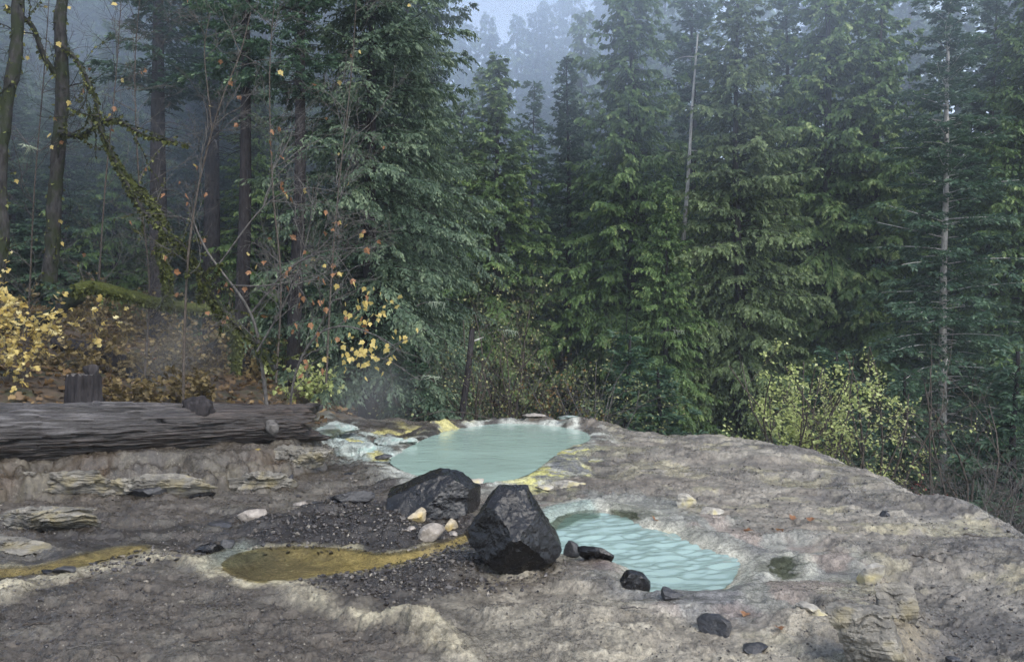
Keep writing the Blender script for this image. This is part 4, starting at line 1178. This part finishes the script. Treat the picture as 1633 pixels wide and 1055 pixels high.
# far slope
for k in range(76):
    d = r.uniform(85, 175)
    px = r.uniform(-150, 1800) if k % 2 else r.uniform(640, 1020)
    if abs(px - 815) < 135 and k % 6: px = 815 + (135 + abs(px - 815)) * (1 if px > 815 else -1)
    x = (px - CX) * d / F
    zb = float(ground_h(np.array([x]), np.array([d]), False)[0])
    yt = CY - (zb + r.uniform(32, 46) - CAMZ) * F / d
    tree('conifer_tree', ('far_a', 'far_b')[k % 2], px, d, yt, 'faint bluish conifer on the far misty slope', 0.95, r.rand() * 6, group='faint conifers on the far slope')

for k, (px, d, h) in enumerate(((702, 98, 34), (728, 120, 40), (752, 135, 44), (778, 105, 38), (800, 150, 50), (826, 118, 44), (846, 140, 48), (868, 100, 38), (890, 128, 46), (912, 108, 42), (786, 88, 30), (740, 92, 30), (856, 90, 34))):
    x = (px - CX) * d / F
    zb = float(ground_h(np.array([x]), np.array([d]), False)[0])
    tree('conifer_tree', ('far_a', 'far_b')[k % 2], px, d, CY - (zb + h + 7 - CAMZ) * F / d, 'faint conifer dissolving in the bright mist at the top centre', 0.8, k * 1.7, group='conifers dissolving in the bright mist')

# bare pale snag
def snag():
    d = 30.0
    a, b = np.array(PD(1090, 300, d)), np.array(PD(1112, 55, d))
    zb = gz(a[0], d)
    foot = np.array([a[0] - (b[0] - a[0]) * 1.4, d, zb])
    s = np.linspace(0, 1, 14)
    pts = foot + (b - foot) * s[:, None] + np.stack([0.05 * noise2(s * 7, s * 0, 5), 0 * s, 0 * s], 1)
    root = thing('snag', 'bare pale dead trunk standing between the central and olive cedars', 'snag', foot)
    mb = MB(); mb.tube(pts - foot, 0.16 * (1 - 0.82 * s), 9)
    obj('trunk', mb.mesh('snag_trunk'), M['bark_pale'], root)
    q = RS(4)
    for k in range(9):
        t = q.uniform(0.45, 0.97); th = q.rand() * 6.28; l = q.uniform(0.25, 0.8)
        c = foot + (b - foot) * t - foot
        sv = np.linspace(0, 1, 5)
        m2 = MB(); m2.tube(np.stack([c[0] + np.cos(th) * l * sv, c[1] + np.sin(th) * l * sv, c[2] + 0.1 * sv - 0.3 * l * sv ** 2], 1), 0.02 * (1 - 0.8 * sv), 4)
        obj('dead_branch', m2.mesh('snag_branch'), M['bark_pale'], root)
snag()

# ------------------------------------------------------------------ broadleaf growth
def maple_leaf_mesh(name, folded=0.15):
    """one star-shaped maple leaf, 1 unit long, stalk at the origin"""
    half = [(0, 0), (0.14, -0.02), (0.34, 0.02), (0.27, 0.16), (0.52, 0.38), (0.37, 0.42), (0.33, 0.60), (0.20, 0.54), (0.16, 0.74), (0.0, 1.0)]
    v, f = [(0, 0.28, -0.02)], []
    ring = half + [(-x, y) for x, y in half[-2:0:-1]]
    for x, y in ring: v.append((x, y, folded * abs(x) + 0.10 * y * y - 0.04))
    n = len(ring)
    for k in range(n): f.append((0, 1 + k, 1 + (k + 1) % n))
    return new_mesh(name, np.array(v), np.array(f), False, {'tone': np.array([0.5] + [0.55 + 0.4 * (abs(y - 0.3)) for x, y in ring])})

def leaf_cloud(centres, dirs, size, r, tone_lo=0.2, tone_hi=0.95, droop=0.4, lobed=False):
    """many simple leaves in one mesh"""
    n = len(centres)
    shape = np.array([(0, 0, 0), (0.36, 0.25, 0.06), (0.30, 0.62, 0.04), (0, 1, -0.05), (-0.30, 0.62, 0.04), (-0.36, 0.25, 0.06)]) if not lobed else \
        np.array([(0, 0, 0), (0.5, 0.25, 0.08), (0.2, 0.42, 0.0), (0.36, 0.75, 0.05), (0.0, 1.0, -0.05), (-0.36, 0.75, 0.05), (-0.2, 0.42, 0.0), (-0.5, 0.25, 0.08)])
    f = np.array([(0, 1, 2, 3), (0, 3, 4, 5)]) if not lobed else np.array([(0, 1, 2, 6), (0, 6, 7, 7), (2, 3, 4, 6), (4, 5, 6, 6)])
    y = norm(dirs + r.normal(0, 0.6, (n, 3)) + np.array([0, 0, -droop]))
    up = norm(np.array([0, 0, 1.0]) + r.normal(0, 0.55, (n, 3)))
    x = norm(np.cross(y, up)); z = np.cross(x, y)
    s = size * r.uniform(0.55, 1.25, n)
    V = centres[:, None] + s[:, None, None] * (shape[None, :, :1] * x[:, None] + shape[None, :, 1:2] * y[:, None] + shape[None, :, 2:] * z[:, None])
    k = len(shape)
    Fc = (f[None] + (np.arange(n) * k)[:, None, None]).reshape(-1, 4)
    return V.reshape(-1, 3), Fc, np.repeat(r.uniform(tone_lo, tone_hi, n), k)

def grow(r, start, direc, length, radius, depth, seglen=0.16, wander=0.16, split=(2, 4), shrink=0.62, up=0.0, spread=0.8, out=None, taper=0.35):
    """a limb with side limbs: list of (points, radii, depth)"""
    if out is None: out = []
    n = max(4, int(length / seglen))
    p, d = np.array(start, float), norm(np.array(direc, float))
    pts = [p.copy()]
    for k in range(n):
        d = norm(d + r.normal(0, wander, 3) + np.array([0, 0, up]))
        p = p + d * length / n
        pts.append(p.copy())
    pts = np.array(pts)
    out.append((pts, radius * (1 - (1 - taper) * np.linspace(0, 1, n + 1)), depth))
    if depth > 0:
        m = r.randint(split[0], split[1] + 1)
        for k in range(m):
            i = int((0.25 + 0.72 * (k + r.rand()) / m) * n)
            i = min(max(i, 1), n - 1)
            t = norm(pts[i + 1] - pts[i - 1])
            s = norm(np.cross(t, r.normal(size=3)))
            grow(r, pts[i], norm(t * 0.8 + s * spread), length * shrink * r.uniform(0.6, 1.1), radius * 0.52 * (1 - 0.5 * i / n), depth - 1, seglen, wander, split, shrink, up, spread, out, taper)
    return out

def shrub(name, px, py, d, hpx, wpx, mat, bark, label, seed, leaves=900, size=0.06, stems=6, lobed=False, cat='bush', depth=2, shrink=0.52):
    """a leafy bush with its foot at (px, py), d metres away"""
    r = RS(seed)
    x = (px - CX) * d / F
    z0 = CAMZ - (py - CY) * d / F
    z0 = min(z0, max(gz(x, d), z0 - 2.5))
    h, w = CAMZ - (py - hpx - CY) * d / F - z0, wpx * d / F
    root = thing(name, label, cat, (x, d, z0))
    mb = MB(); ends = []; dirs = []
    for k in range(stems):
        th = r.rand() * 6.28
        direc = np.array([math.cos(th) * 0.5 * w / h, math.sin(th) * 0.5 * w / h, 1.0])
        g = grow(r, (r.normal(0, 0.05), r.normal(0, 0.05), -0.1), direc, h * r.uniform(0.75, 1.0), 0.010 * h / 1.5, depth, 0.12 * h, 0.14, (4, 6), shrink, 0.02, 0.9)
        for pts, rad, dep in g:
            mb.tube(pts, np.maximum(rad, 0.002), 5 if dep == depth else 3)
            if dep < depth:
                m = max(2, int(len(pts) * 2))
                for _ in range(m):
                    i = r.randint(1, len(pts))
                    ends.append(pts[i]); dirs.append(norm(pts[i] - pts[i - 1]))
    obj('stems', mb.mesh(name + '_stems'), M[bark], root, kind='stuff')
    if leaves:
        ends, dirs = np.array(ends), np.array(dirs)
        i = r.randint(0, len(ends), leaves)
        c = ends[i] + r.normal(0, 0.012 * h, (leaves, 3))
        V, Fc, T = leaf_cloud(c, dirs[i], size, r, lobed=lobed)
        mb2 = MB(); mb2.add(V, Fc, T)
        obj('leaves', mb2.mesh(name + '_leaves', False), M[mat], root, kind='stuff')
    return root

shrub('leafy_bush', 1258, 700, 16.0, 165, 75, 'shrub_yellow', 'twig', 'fullest yellow-green leafy bush at the terrace edge, right of centre', 501, 5000, 0.07, 14, shrink=0.30)
shrub('leafy_bush', 1396, 722, 16.5, 205, 60, 'shrub_yellow', 'twig', 'taller thin yellow-green bush right of the fullest one', 502, 1500, 0.065, 7, shrink=0.26)
shrub('leafy_bush', 1335, 712, 15.5, 90, 90, 'shrub_green', 'twig', 'low dull green bush between the two yellow-green bushes', 503, 700, 0.06, 6)
shrub('leafy_bush', 940, 672, 16.5, 130, 100, 'shrub_green', 'bark_grey', 'sparse pale-leaved bush right behind the upper pool', 504, 1500, 0.06, 8)
shrub('bare_alder', 800, 668, 17.5, 210, 130, 'shrub_green', 'twig', 'thin half-bare alder clump behind the upper pool', 505, 2400, 0.055, 9, cat='shrub', depth=3)
shrub('leafy_bush', 860, 668, 17.0, 75, 80, 'rust', 'twig', 'rust-brown bush low behind the upper pool', 506, 1100, 0.06, 7)
shrub('bare_bush', 1590, 812, 10.5, 90, 120, 'twig', 'bark_grey', 'grey leafless bush hanging over the right edge of the terrace', 507, 0, 0.05, 9, depth=3)
shrub('leafy_bush', 1488, 782, 11.5, 30, 60, 'red_leaf', 'twig', 'tiny red-leaved bush at the terrace edge, right', 508, 260, 0.03, 6)
shrub('bare_bush', 1530, 745, 16.0, 180, 90, 'twig', 'twig', 'tangle of dead stems under the pale-trunked fir', 509, 0, 0.05, 7, depth=2)
shrub('leafy_bush', 700, 668, 16.5, 80, 70, 'fir', 'twig', 'dark green bush left of the leaning dead trunk', 510, 900, 0.06, 7)
# left bank
shrub('maple_bush', 25, 640, 11.5, 215, 150, 'maple_yellow', 'twig', 'brightest yellow maple bush at the left edge', 521, 1100, 0.085, 7, True)
LEFTB = [(70, 648, 13.0, 110, 120, 'gold brown bush just left of the stump', 600), (195, 648, 14.0, 130, 130, 'gold brown bush right behind the stump', 700), (265, 645, 15.5, 150, 130, 'gold brown bush under the mossy limb', 800),
         (330, 650, 16.5, 150, 130, 'gold brown bush left of the fir trunk at the log middle', 800), (420, 650, 17.0, 120, 130, 'sparse gold bush between the two trunks at the log', 600), (150, 560, 19.0, 120, 160, 'dim gold bush up the bank behind the stump', 800),
         (60, 560, 17.0, 110, 160, 'dim gold bush behind the bright yellow maple bush', 800), (240, 560, 21.0, 110, 170, 'dim gold bush at the foot of the thickest fir trunk', 800), (500, 648, 15.0, 70, 60, 'low yellow bush at the log end', 260), (300, 655, 12.5, 80, 110, 'low gold bush right behind the log middle', 500), (215, 655, 11.8, 60, 90, 'low gold bush just right of the stump', 400)]
for k, (px, py, d, hp, wp, lab, nl) in enumerate(LEFTB):
    shrub('leafy_bush', px, py, d, hp, wp, 'gold_leaf' if k != 8 else 'shrub_yellow', 'twig', lab, 530 + k, int(nl * 1.8), 0.085, 8, True)

def litter():
    r = RS(12)
    n = 17000
    y = r.uniform(8.5, 26, n) ; x = -(2.2 + r.rand(n) ** 0.8 * 16)
    z, k = ground_h(x, y)
    keep = (k['hw'] > 0.25) & (np.abs(x) < 0.75 * y + 1)
    x, y, z = x[keep], y[keep], z[keep]
    n = len(x)
    c = np.stack([x, y, z + r.uniform(0.01, 0.07, n)], 1)
    th = r.rand(n) * 6.28
    V, Fc, T = leaf_cloud(c, np.stack([np.cos(th), np.sin(th), 0 * th], 1) * 2, 0.12, r, 0.05, 1.0, 0.0, True)
    mb = MB(); mb.add(V, Fc, T)
    obj('leaf_litter', mb.mesh('leaf_litter', False), M['litter'], None, 'brown and yellow fallen leaves covering the left bank', 'leaves', None, 'stuff')
litter()
# ------------------------------------------------------------------ bare maples and mossy limbs on the left bank
def spline(pp, n=8):
    pp = np.array(pp, float)
    ext = np.concatenate([[2 * pp[0] - pp[1]], pp, [2 * pp[-1] - pp[-2]]])
    out = []
    for i in range(1, len(ext) - 2):
        p0, p1, p2, p3 = ext[i - 1:i + 3]
        for k in range(n):
            t = k / n
            out.append(0.5 * (2 * p1 + (p2 - p0) * t + (2 * p0 - 5 * p1 + 4 * p2 - p3) * t * t + (3 * p1 - p0 - 3 * p2 + p3) * t ** 3))
    out.append(pp[-1])
    return np.array(out)

def pix_line(pts, d0, d1, n=6):
    k = len(pts)
    return spline([PD(px, py, d0 + (d1 - d0) * i / (k - 1)) for i, (px, py) in enumerate(pts)], n)

def moss_tufts(mb, pts, rad, r, per=8, size=0.05, hang=1.0):
    """little hanging moss blades all over a limb"""
    i = r.randint(0, len(pts) - 1, per * len(pts))
    t = r.rand(len(i))[:, None]
    c = pts[i] * (1 - t) + pts[i + 1] * t
    dirs = norm(r.normal(0, 1, (len(i), 3)) + np.array([0, 0, -0.5 * hang]))
    c = c + dirs * (np.asarray(rad)[i] * 0.9)[:, None]
    V, Fc, T = leaf_cloud(c, dirs, size, r, 0.05, 1.0, hang)
    mb.add(V, Fc, T)

LEAF_Y = maple_leaf_mesh('maple_leaf_yellow'); LEAF_Y.materials.append(M['maple_yellow'])
LEAF_B = maple_leaf_mesh('maple_leaf_brown', 0.45); LEAF_B.materials.append(M['maple_brown'])
def put_leaf(parent, p, size, r, mesh, hang=True):
    o = obj('leaf', mesh, None, parent)
    o.location = p
    o.rotation_euler = (math.radians(-90 + r.normal() * 35) if hang else r.normal() * 0.25, r.normal() * 0.5 if hang else r.normal() * 0.25, r.rand() * 6.28)
    o.scale = (size * r.uniform(0.75, 1.25),) * 3
    return o

def maple(name, label, limbs, seed, twig_len=1.0, twig_depth=2, bark='bark_grey', moss=None, leaves=(), twigs_per=3, twig_r=0.010, cat='tree'):
    """limbs: (pixel line, depth from, depth to, radius from, radius to, with moss)"""
    r = RS(seed)
    first = np.array(PD(*limbs[0][0][0], limbs[0][1]))
    root = thing(name, label, cat, first)
    mb, tw, mo = MB(), MB(), MB()
    spots = []
    for pl, d0, d1, r0, r1, mossy, nt in limbs:
        pts = pix_line(pl, d0, d1, 18 if r0 > 0.06 else 6) - first
        rad = np.linspace(r0, r1, len(pts)) * (1 + 0.10 * noise2(np.arange(len(pts)) * 0.25, np.zeros(len(pts)), seed))
        tv, tf = tube_arrays(pts, rad, 22 if r0 > 0.06 else 10)
        if r0 > 0.06:
            q3 = tv * np.array([16, 16, 3.5])
            tv = tv + 0.10 * r0 * np.stack([fbm3(q3, 3, seed), fbm3(q3, 3, seed + 1), 0 * tv[:, 0]], 1)
        mb.add(tv, tf)
        if mossy: moss_tufts(mo, pts, rad, r, mossy, 0.075, 1.0)
        for _ in range(nt):
            i = r.randint(2, len(pts) - 1)
            t = norm(pts[i] - pts[i - 1])
            s = norm(np.cross(t, r.normal(size=3)) + np.array([0.2, 0, 0.1]))
            for q, rr, dep in grow(r, pts[i], norm(t * 0.7 + s), twig_len * r.uniform(0.5, 1.3), min(twig_r * r.uniform(0.7, 1.3), rad[i] * 0.8), twig_depth, 0.09, 0.13, (3, 5), 0.55, 0.01, 0.7, None, 0.4):
                tw.tube(q, np.maximum(rr, 0.0022), 4)
                spots.append(q[-1])
                if mossy and dep == twig_depth: moss_tufts(mo, q, rr, r, max(1, mossy // 3), 0.05, 1.0)
    obj('trunk', mb.mesh(name + '_limbs'), M[bark], root)
    if tw.n: obj('branches', tw.mesh(name + '_twigs'), M['bark_grey' if bark != 'bark_moss' else 'bark_moss'], root, kind='stuff')
    if mo.n: obj('moss', mo.mesh(name + '_moss', False), M['moss'], root, kind='stuff')
    spots = np.array(spots) if spots else np.zeros((1, 3))
    for n, mesh, size in leaves:
        for k in r.randint(0, len(spots), n):
            put_leaf(root, spots[k], size, r, mesh)
    return root, first, r

maple('maple_tree', 'mossy crooked maple trunk near the left edge, bare pale side to the right', [
    ([(78, 450), (84, 390), (88, 300), (97, 200), (100, 120), (96, 40), (104, -40)], 13.5, 13.5, 0.125, 0.085, 2, 6),
    ([(97, 130), (70, 90), (50, 40), (10, 10)], 13.5, 13.0, 0.05, 0.03, 7, 4),
    ([(98, 70), (125, 100), (150, 150), (160, 190)], 13.5, 12.8, 0.035, 0.015, 10, 4),
    ([(95, 210), (130, 215), (180, 190), (230, 215), (300, 230)], 13.4, 12.4, 0.045, 0.012, 12, 6)], 601, 1.1, 2, 'bark_moss', leaves=((10, LEAF_B, 0.085), (12, LEAF_Y, 0.085)))
maple('maple_tree', 'dark mossy maple trunk leaning in from the left edge', [
    ([(-8, 470), (2, 380), (0, 280), (8, 180), (22, 110), (28, 40), (30, -40)], 12.5, 12.8, 0.11, 0.085, 2, 5),
    ([(4, 190), (-15, 130), (-40, 90)], 12.6, 12.6, 0.07, 0.04, 5, 2)], 602, 0.9, 2, 'bark_moss', leaves=((8, LEAF_Y, 0.085),))
maple('arching_maple', 'maple with a thick moss-green arching limb above the log', [
    ([(376, 590), (378, 545), (365, 515), (335, 495), (270, 487), (210, 472), (150, 457), (120, 462)], 14.5, 13.5, 0.085, 0.105, 12, 2),
    ([(268, 487), (266, 440), (256, 400), (262, 360), (240, 320), (200, 280), (170, 230)], 13.6, 13.0, 0.085, 0.03, 16, 8)], 603, 1.0, 2, 'moss_limb')
maple('moss_hung_branch', 'dark moss-hung branch sweeping down from upper left towards the log', [
    ([(150, 180), (190, 270), (225, 330), (270, 375), (310, 420), (345, 480), (400, 540), (440, 590)], 12.8, 12.2, 0.03, 0.045, 26, 14),
    ([(270, 375), (300, 400), (320, 440), (318, 480)], 12.5, 12.3, 0.03, 0.012, 36, 8)], 604, 0.7, 2, 'bark_moss', leaves=((14, LEAF_B, 0.10),), cat='branch')
maple('maple_sapling', 'thin pale leafless maple sapling with fan of side twigs, left of centre', [
    ([(292, 650), (294, 540), (298, 440), (303, 380), (318, 290), (338, 210), (357, 150), (383, 85), (400, 20)], 12.0, 12.0, 0.022, 0.007, 0, 15),
    ([(338, 210), (332, 150), (326, 80), (335, 20)], 12.0, 11.8, 0.011, 0.005, 0, 6)], 605, 1.0, 2, 'twig', leaves=((16, LEAF_B, 0.08), (6, LEAF_Y, 0.085)), twig_r=0.008)
maple('maple_sapling', 'leafless maple with long level twigs crossing the dark trunks, left of centre', [
    ([(430, 700), (420, 600), (400, 500), (330, 400), (300, 330)], 12.4, 12.0, 0.03, 0.012, 0, 6),
    ([(400, 500), (460, 430), (520, 400), (600, 395)], 12.2, 11.2, 0.018, 0.005, 0, 9),
    ([(410, 560), (460, 470), (490, 380), (500, 300)], 12.2, 11.5, 0.016, 0.005, 0, 9),
    ([(350, 420), (420, 330), (480, 300), (560, 310)], 12.0, 11.5, 0.012, 0.004, 0, 8),
    ([(370, 455), (430, 455), (500, 440), (560, 430)], 12.0, 11.2, 0.012, 0.004, 0, 8)], 606, 0.9, 2, 'bark_grey', leaves=((34, LEAF_B, 0.085), (10, LEAF_Y, 0.085)), twig_r=0.008)
for k, (x0, x1, d, lab) in enumerate(((40, 70, 14.5, 'thin bare sapling between the two mossy trunks at the left'), (150, 185, 15.0, 'thin bare sapling right of the mossy crooked trunk'), (230, 215, 14.0, 'thin bare sapling crossing the thickest fir trunk'),
                                     (440, 430, 14.0, 'thin bare sapling between the fir trunks above the log end'), (520, 560, 14.0, 'thin bare sapling before the left flank of the big spruce'))):
    maple('bare_sapling', lab, [([(x0, 610), (x0 + 8, 450), ((x0 + x1) / 2, 300), (x1, 120), (x1 + 10, -30)], d, d - 0.5, 0.020, 0.005, 0, 22)], 620 + k, 1.2, 2, 'twig', leaves=((5, LEAF_B, 0.08), (5, LEAF_Y, 0.08)), twig_r=0.008)
root, first, r_ = maple('maple_bough', 'low maple bough carrying the brightest cluster of yellow leaves, before the spruce', [
    ([(460, 680), (470, 600), (500, 540), (545, 520), (600, 535), (640, 560)], 11.2, 10.0, 0.020, 0.005, 0, 7),
    ([(500, 540), (535, 470), (560, 430), (590, 420)], 10.8, 10.2, 0.010, 0.004, 0, 6),
    ([(560, 560), (620, 575), (670, 605), (690, 585)], 10.4, 10.0, 0.008, 0.003, 0, 4)], 607, 0.5, 1, 'bark_grey', leaves=((8, LEAF_B, 0.09),), twig_r=0.006, cat='branch')
for k in range(100):                                    # the bright leaf cluster itself
    a = (585 + 32 * r_.normal(), 560 + 18 * r_.normal(), 10.2 + 0.25 * r_.normal()) if k < 66 else (590 + 26 * r_.normal(), 485 + 22 * r_.normal(), 10.4)
    put_leaf(root, np.array(PD(*a)) - first, 0.072, r_, LEAF_Y)
for k in range(16):
    put_leaf(root, np.array(PD(525 + 45 * r_.normal(), 480 + 50 * r_.normal(), 10.6)) - first, 0.085, r_, LEAF_B)

# hanging lichen on twig ends
def lichen(px, py, d, wpx, n, label, seed):
    r = RS(seed)
    a = np.array(PD(px, py, d)); w = wpx * d / F
    root = thing('hanging_lichen', label, 'lichen', a)
    sv = np.linspace(0, 1, 8)
    mb = MB(); mb.tube(np.stack([-w * 0.9 + 1.6 * w * sv, 0.3 * w * (1 - sv), 0.12 * w * np.sin(sv * 4) - 0.25 * w * (1 - sv)], 1), 0.006 * (1.2 - sv), 4)
    obj('twig', mb.mesh('lichen_twig'), M['bark_grey'], root)
    m2 = MB()
    for k in range(n):
        t = r.uniform(0.3, 1) ** 0.7; x0 = -w * 0.9 + 1.6 * w * t
        c = np.array([[x0, 0.3 * w * (1 - t) + 0.05 * r.normal(), 0.12 * w * math.sin(t * 4) - 0.25 * w * (1 - t)]])
        L = r.uniform(0.02, 0.17) * r.rand() * d / 12
        q = np.linspace(0, 1, 5)
        pts = c + np.stack([0.05 * r.normal() * q + 0.02 * r.normal() * q ** 2, 0.05 * r.normal() * q, -L * q], 1)
        m2.tube(pts, 0.009 * (1 - 0.85 * q) * r.uniform(0.5, 1.2), 3)
    obj('strands', m2.mesh('lichen_strands'), M['lichen'], root, kind='stuff')
lichen(690, 480, 13, 30, 26, 'upper pale lichen strands at the right side of the spruce', 1)
lichen(680, 598, 12, 30, 22, 'lower pale lichen strands over the far end of the cascade', 2)
lichen(805, 525, 16, 30, 26, 'pale lichen strands hanging in the half-bare alder clump', 3)
lichen(1075, 525, 24, 24, 18, 'pale lichen strands on the flank of the central cedar', 4)
lichen(42, 232, 11, 8, 30, 'pale lichen tuft hanging left of the mossy crooked trunk', 5)

# leaning dead trunk behind the upper pool
def leaning():
    pts = pix_line([(733, 690), (738, 650), (745, 600), (750, 560), (753, 525)], 16, 16.3)
    root = thing('dead_trunk', 'thin leaning dead trunk behind the left end of the upper pool', 'dead tree', pts[0])
    mb = MB(); mb.tube(pts - pts[0], np.linspace(0.075, 0.055, len(pts)), 9)
    obj('trunk', mb.mesh('dead_trunk'), M['bark'], root)
    m2 = MB(); a = np.array(PD(752, 545, 16.3)) - pts[0]; s = np.linspace(0, 1, 5)[:, None]
    m2.tube(a + s * np.array([0.25, 0, 0.1]), 0.02 * (1 - 0.7 * s[:, 0]), 5)
    obj('branch_stub', m2.mesh('dead_stub'), M['bark_pale'], root)
leaning()

# rotten log on the bank
def bank_log(pl, d, rad, mat, label, seed):
    pts = pix_line(pl, d, d - 0.6); r = RS(seed)
    v, f = tube_arrays(pts, np.full(len(pts), rad), 20)
    v = v + 0.03 * np.stack([fbm3(v * 5, 3, seed), fbm3(v * 5, 3, seed + 1), fbm3(v * 5, 3, seed + 2)], 1)
    n0 = len(v); v = np.concatenate([v, [v[:20].mean(0), v[-20:].mean(0)]])
    caps = np.array([[k, (k + 1) % 20, n0, n0] for k in range(20)] + [[n0 - 20 + k, n0 - 20 + (k + 1) % 20, n0 + 1, n0 + 1] for k in range(20)])
    mb = MB(); mb.add(v - pts[0], np.concatenate([f, caps]))
    obj('rotten_log', mb.mesh('rotten_log'), M[mat], None, label, 'log', None, None, pts[0])
bank_log([(90, 545), (150, 560), (200, 580), (225, 615)], 14.6, 0.13, 'bark', 'dark rotten log slanting down the leafy bank behind the stump', 5)
bank_log([(-20, 520), (40, 515), (90, 500), (130, 470)], 14.8, 0.10, 'bark_moss', 'mossy fallen limb on the bank behind the yellow bush', 6)

# ------------------------------------------------------------------ leaves and twigs lying on the terrace
r = RS(9)
for px, py, mesh, lab in ((1241, 1010, LEAF_B, 'pale brown maple leaf lying right of the flat grey rock'), (1190, 982, LEAF_B, 'brown maple leaf left of the right ledge'), (413, 753, LEAF_Y, 'yellow maple leaf beside the charred wood'),
                          (1262, 826, LEAF_B, 'red-brown leaf on the pale slope above the puddle'), (1245, 850, LEAF_B, 'red-brown leaf just above the puddle'), (1045, 828, LEAF_B, 'dark leaf on the rim of the lower pool'), (1185, 850, LEAF_B, 'brown leaf between lower pool and pale rocks'),
                          (1292, 842, LEAF_B, 'curled brown leaf on the pale slope, right of the two red-brown leaves')):
    x, y, _ = P(px, py)
    o = put_leaf(None, (x, y, gz(x, y) + 0.012), 0.075, r, mesh, False)
    o.name = 'fallen_leaf'
    tag(o, lab, 'leaf')
TW = [(150, 1040, 70, 0.5, 'pale twig in the bottom left corner'), (330, 1028, 50, 0.1, 'dark twig lower left, below the crusted crest'), (130, 930, 30, 0.8, 'short dark twig below the split grey block'), (1480, 890, 40, -0.9, 'dark twig in the trench on the right'),
      (1500, 912, 40, 0.2, 'bent twig right of the tilted pale slab'), (1540, 985, 40, -1.0, 'small pale twig near the right edge'), (1555, 870, 34, -0.2, 'thin twig high on the right slope'), (1010, 985, 40, -0.2, 'short dark twig on the pale foreground'), (560, 1012, 26, 0.1, 'little dark twig at the bottom, left of centre'),
      (1590, 1010, 36, 0.9, 'forked-looking pale twig at the bottom right'), (1455, 968, 30, -0.6, 'small twig at the foot of the layered ledge'), (60, 985, 40, 0.2, 'grey twig at the left edge of the foreground')]
for k, (px, py, lp, an, lab) in enumerate(TW):
    x, y, _ = P(px, py); l = lp * y / F
    s = np.linspace(-0.5, 0.5, 9)
    xs, ys = x + s * l * math.cos(an) + 0.03 * l * r.normal(size=9), y + s * l * math.sin(an) * 1.5 + 0.03 * l * r.normal(size=9)
    zs = ground_h(xs, ys)[0].mean() + 0.018 + 0.01 * r.normal()
    pts = np.stack([xs - x, ys - y, np.full(9, 0.0) + 0.004 * r.normal(size=9)], 1)
    mb = MB(); mb.tube(pts, 0.006 * (1.1 - np.linspace(0, 0.7, 9)), 6)
    obj('twig', mb.mesh('ground_twig'), M['twig'] if 'pale' not in lab else M['bark_grey'], None, lab, 'twig', None, None, (x, y, zs))
# ------------------------------------------------------------------ mist
def box_mesh(name, lo, hi):
    v = np.array([[(lo, hi)[i][0], (lo, hi)[j][1], (lo, hi)[k][2]] for i in (0, 1) for j in (0, 1) for k in (0, 1)])
    f = np.array([(0, 1, 3, 2), (4, 6, 7, 5), (0, 4, 5, 1), (2, 3, 7, 6), (0, 2, 6, 4), (1, 5, 7, 3)])
    return new_mesh(name, v, f, False)

def m_air(name, col, dens, aniso=0.0):
    m = bpy.data.materials.new(name); m.use_nodes = True
    nt = m.node_tree; nt.nodes.clear()
    out = nt.nodes.new('ShaderNodeOutputMaterial')
    pv = nt.nodes.new('ShaderNodeVolumePrincipled')
    pv.inputs['Color'].default_value = (*col, 1)
    pv.inputs['Density'].default_value = dens
    pv.inputs['Anisotropy'].default_value = aniso
    nt.links.new(pv.outputs[0], out.inputs['Volume'])
    return m

HAZE = 0.0013
obj('haze', box_mesh('haze', (-570, -12, -14), (570, 240, 104)), m_air('pale_mist', (0.80, 0.88, 1.0), HAZE, 0.3), None, 'thin pale bluish mist hanging in the whole valley', 'mist', None, 'stuff')

def mist_bank(name, c, rad, dens, label, seed, col=(0.70, 0.82, 1.0)):
    """mist that thins out towards its edge"""
    v, f = ico(3)
    m = m_air(name + '_air', col, dens, 0.0)
    nt = m.node_tree
    pv = [n for n in nt.nodes if n.type == 'PRINCIPLED_VOLUME'][0]
    g = N(nt, 'ShaderNodeTexGradient', gradient_type='SPHERICAL')
    vec = coords(nt, tuple(1.0 / (q * 0.97) for q in rad))
    nt.links.new(vec, g.inputs[0])
    nz = tnoise(nt, vec, 1.6, 2, 0.5)
    e = mathn(nt, 'MULTIPLY', mathn(nt, 'POWER', g.outputs['Fac'], 1.3), ramp(nt, nz, [(0.3, 0.3), (0.7, 1.5)]))
    nt.links.new(mathn(nt, 'MULTIPLY', e, dens), pv.inputs['Density'])
    obj(name, new_mesh(name, v * np.array(rad), f, True), m, None, label, 'mist', None, 'stuff', c)
mist_bank('mist_bank', (1.0, 70, 36), (26, 24, 30), 0.070, 'thick blue-white mist bank between the trees at the top centre', 1)
mist_bank('mist_bank', (-9.5, 24, 11), (10, 7, 9), 0.10, 'blue mist drifting through the top of the left wood', 2)
mist_bank('mist_bank', (18, 48, 20), (22, 10, 10), 0.05, 'thin mist among the tree tops on the right', 3)
mist_bank('mist_bank', (5, 24, 13.5), (17, 7, 8.5), 0.045, 'pale mist veiling the tops of the front cedars', 6)
mist_bank('steam', PD(285, 560, 13.2), (1.3, 0.9, 1.5), 0.13, 'faint steam rising behind the log, left of the fir trunks', 4, (0.97, 0.98, 1.0))
mist_bank('steam', PD(590, 635, 13.6), (1.1, 0.9, 1.1), 0.15, 'faint steam over the pale cascade', 5, (0.97, 0.98, 1.0))
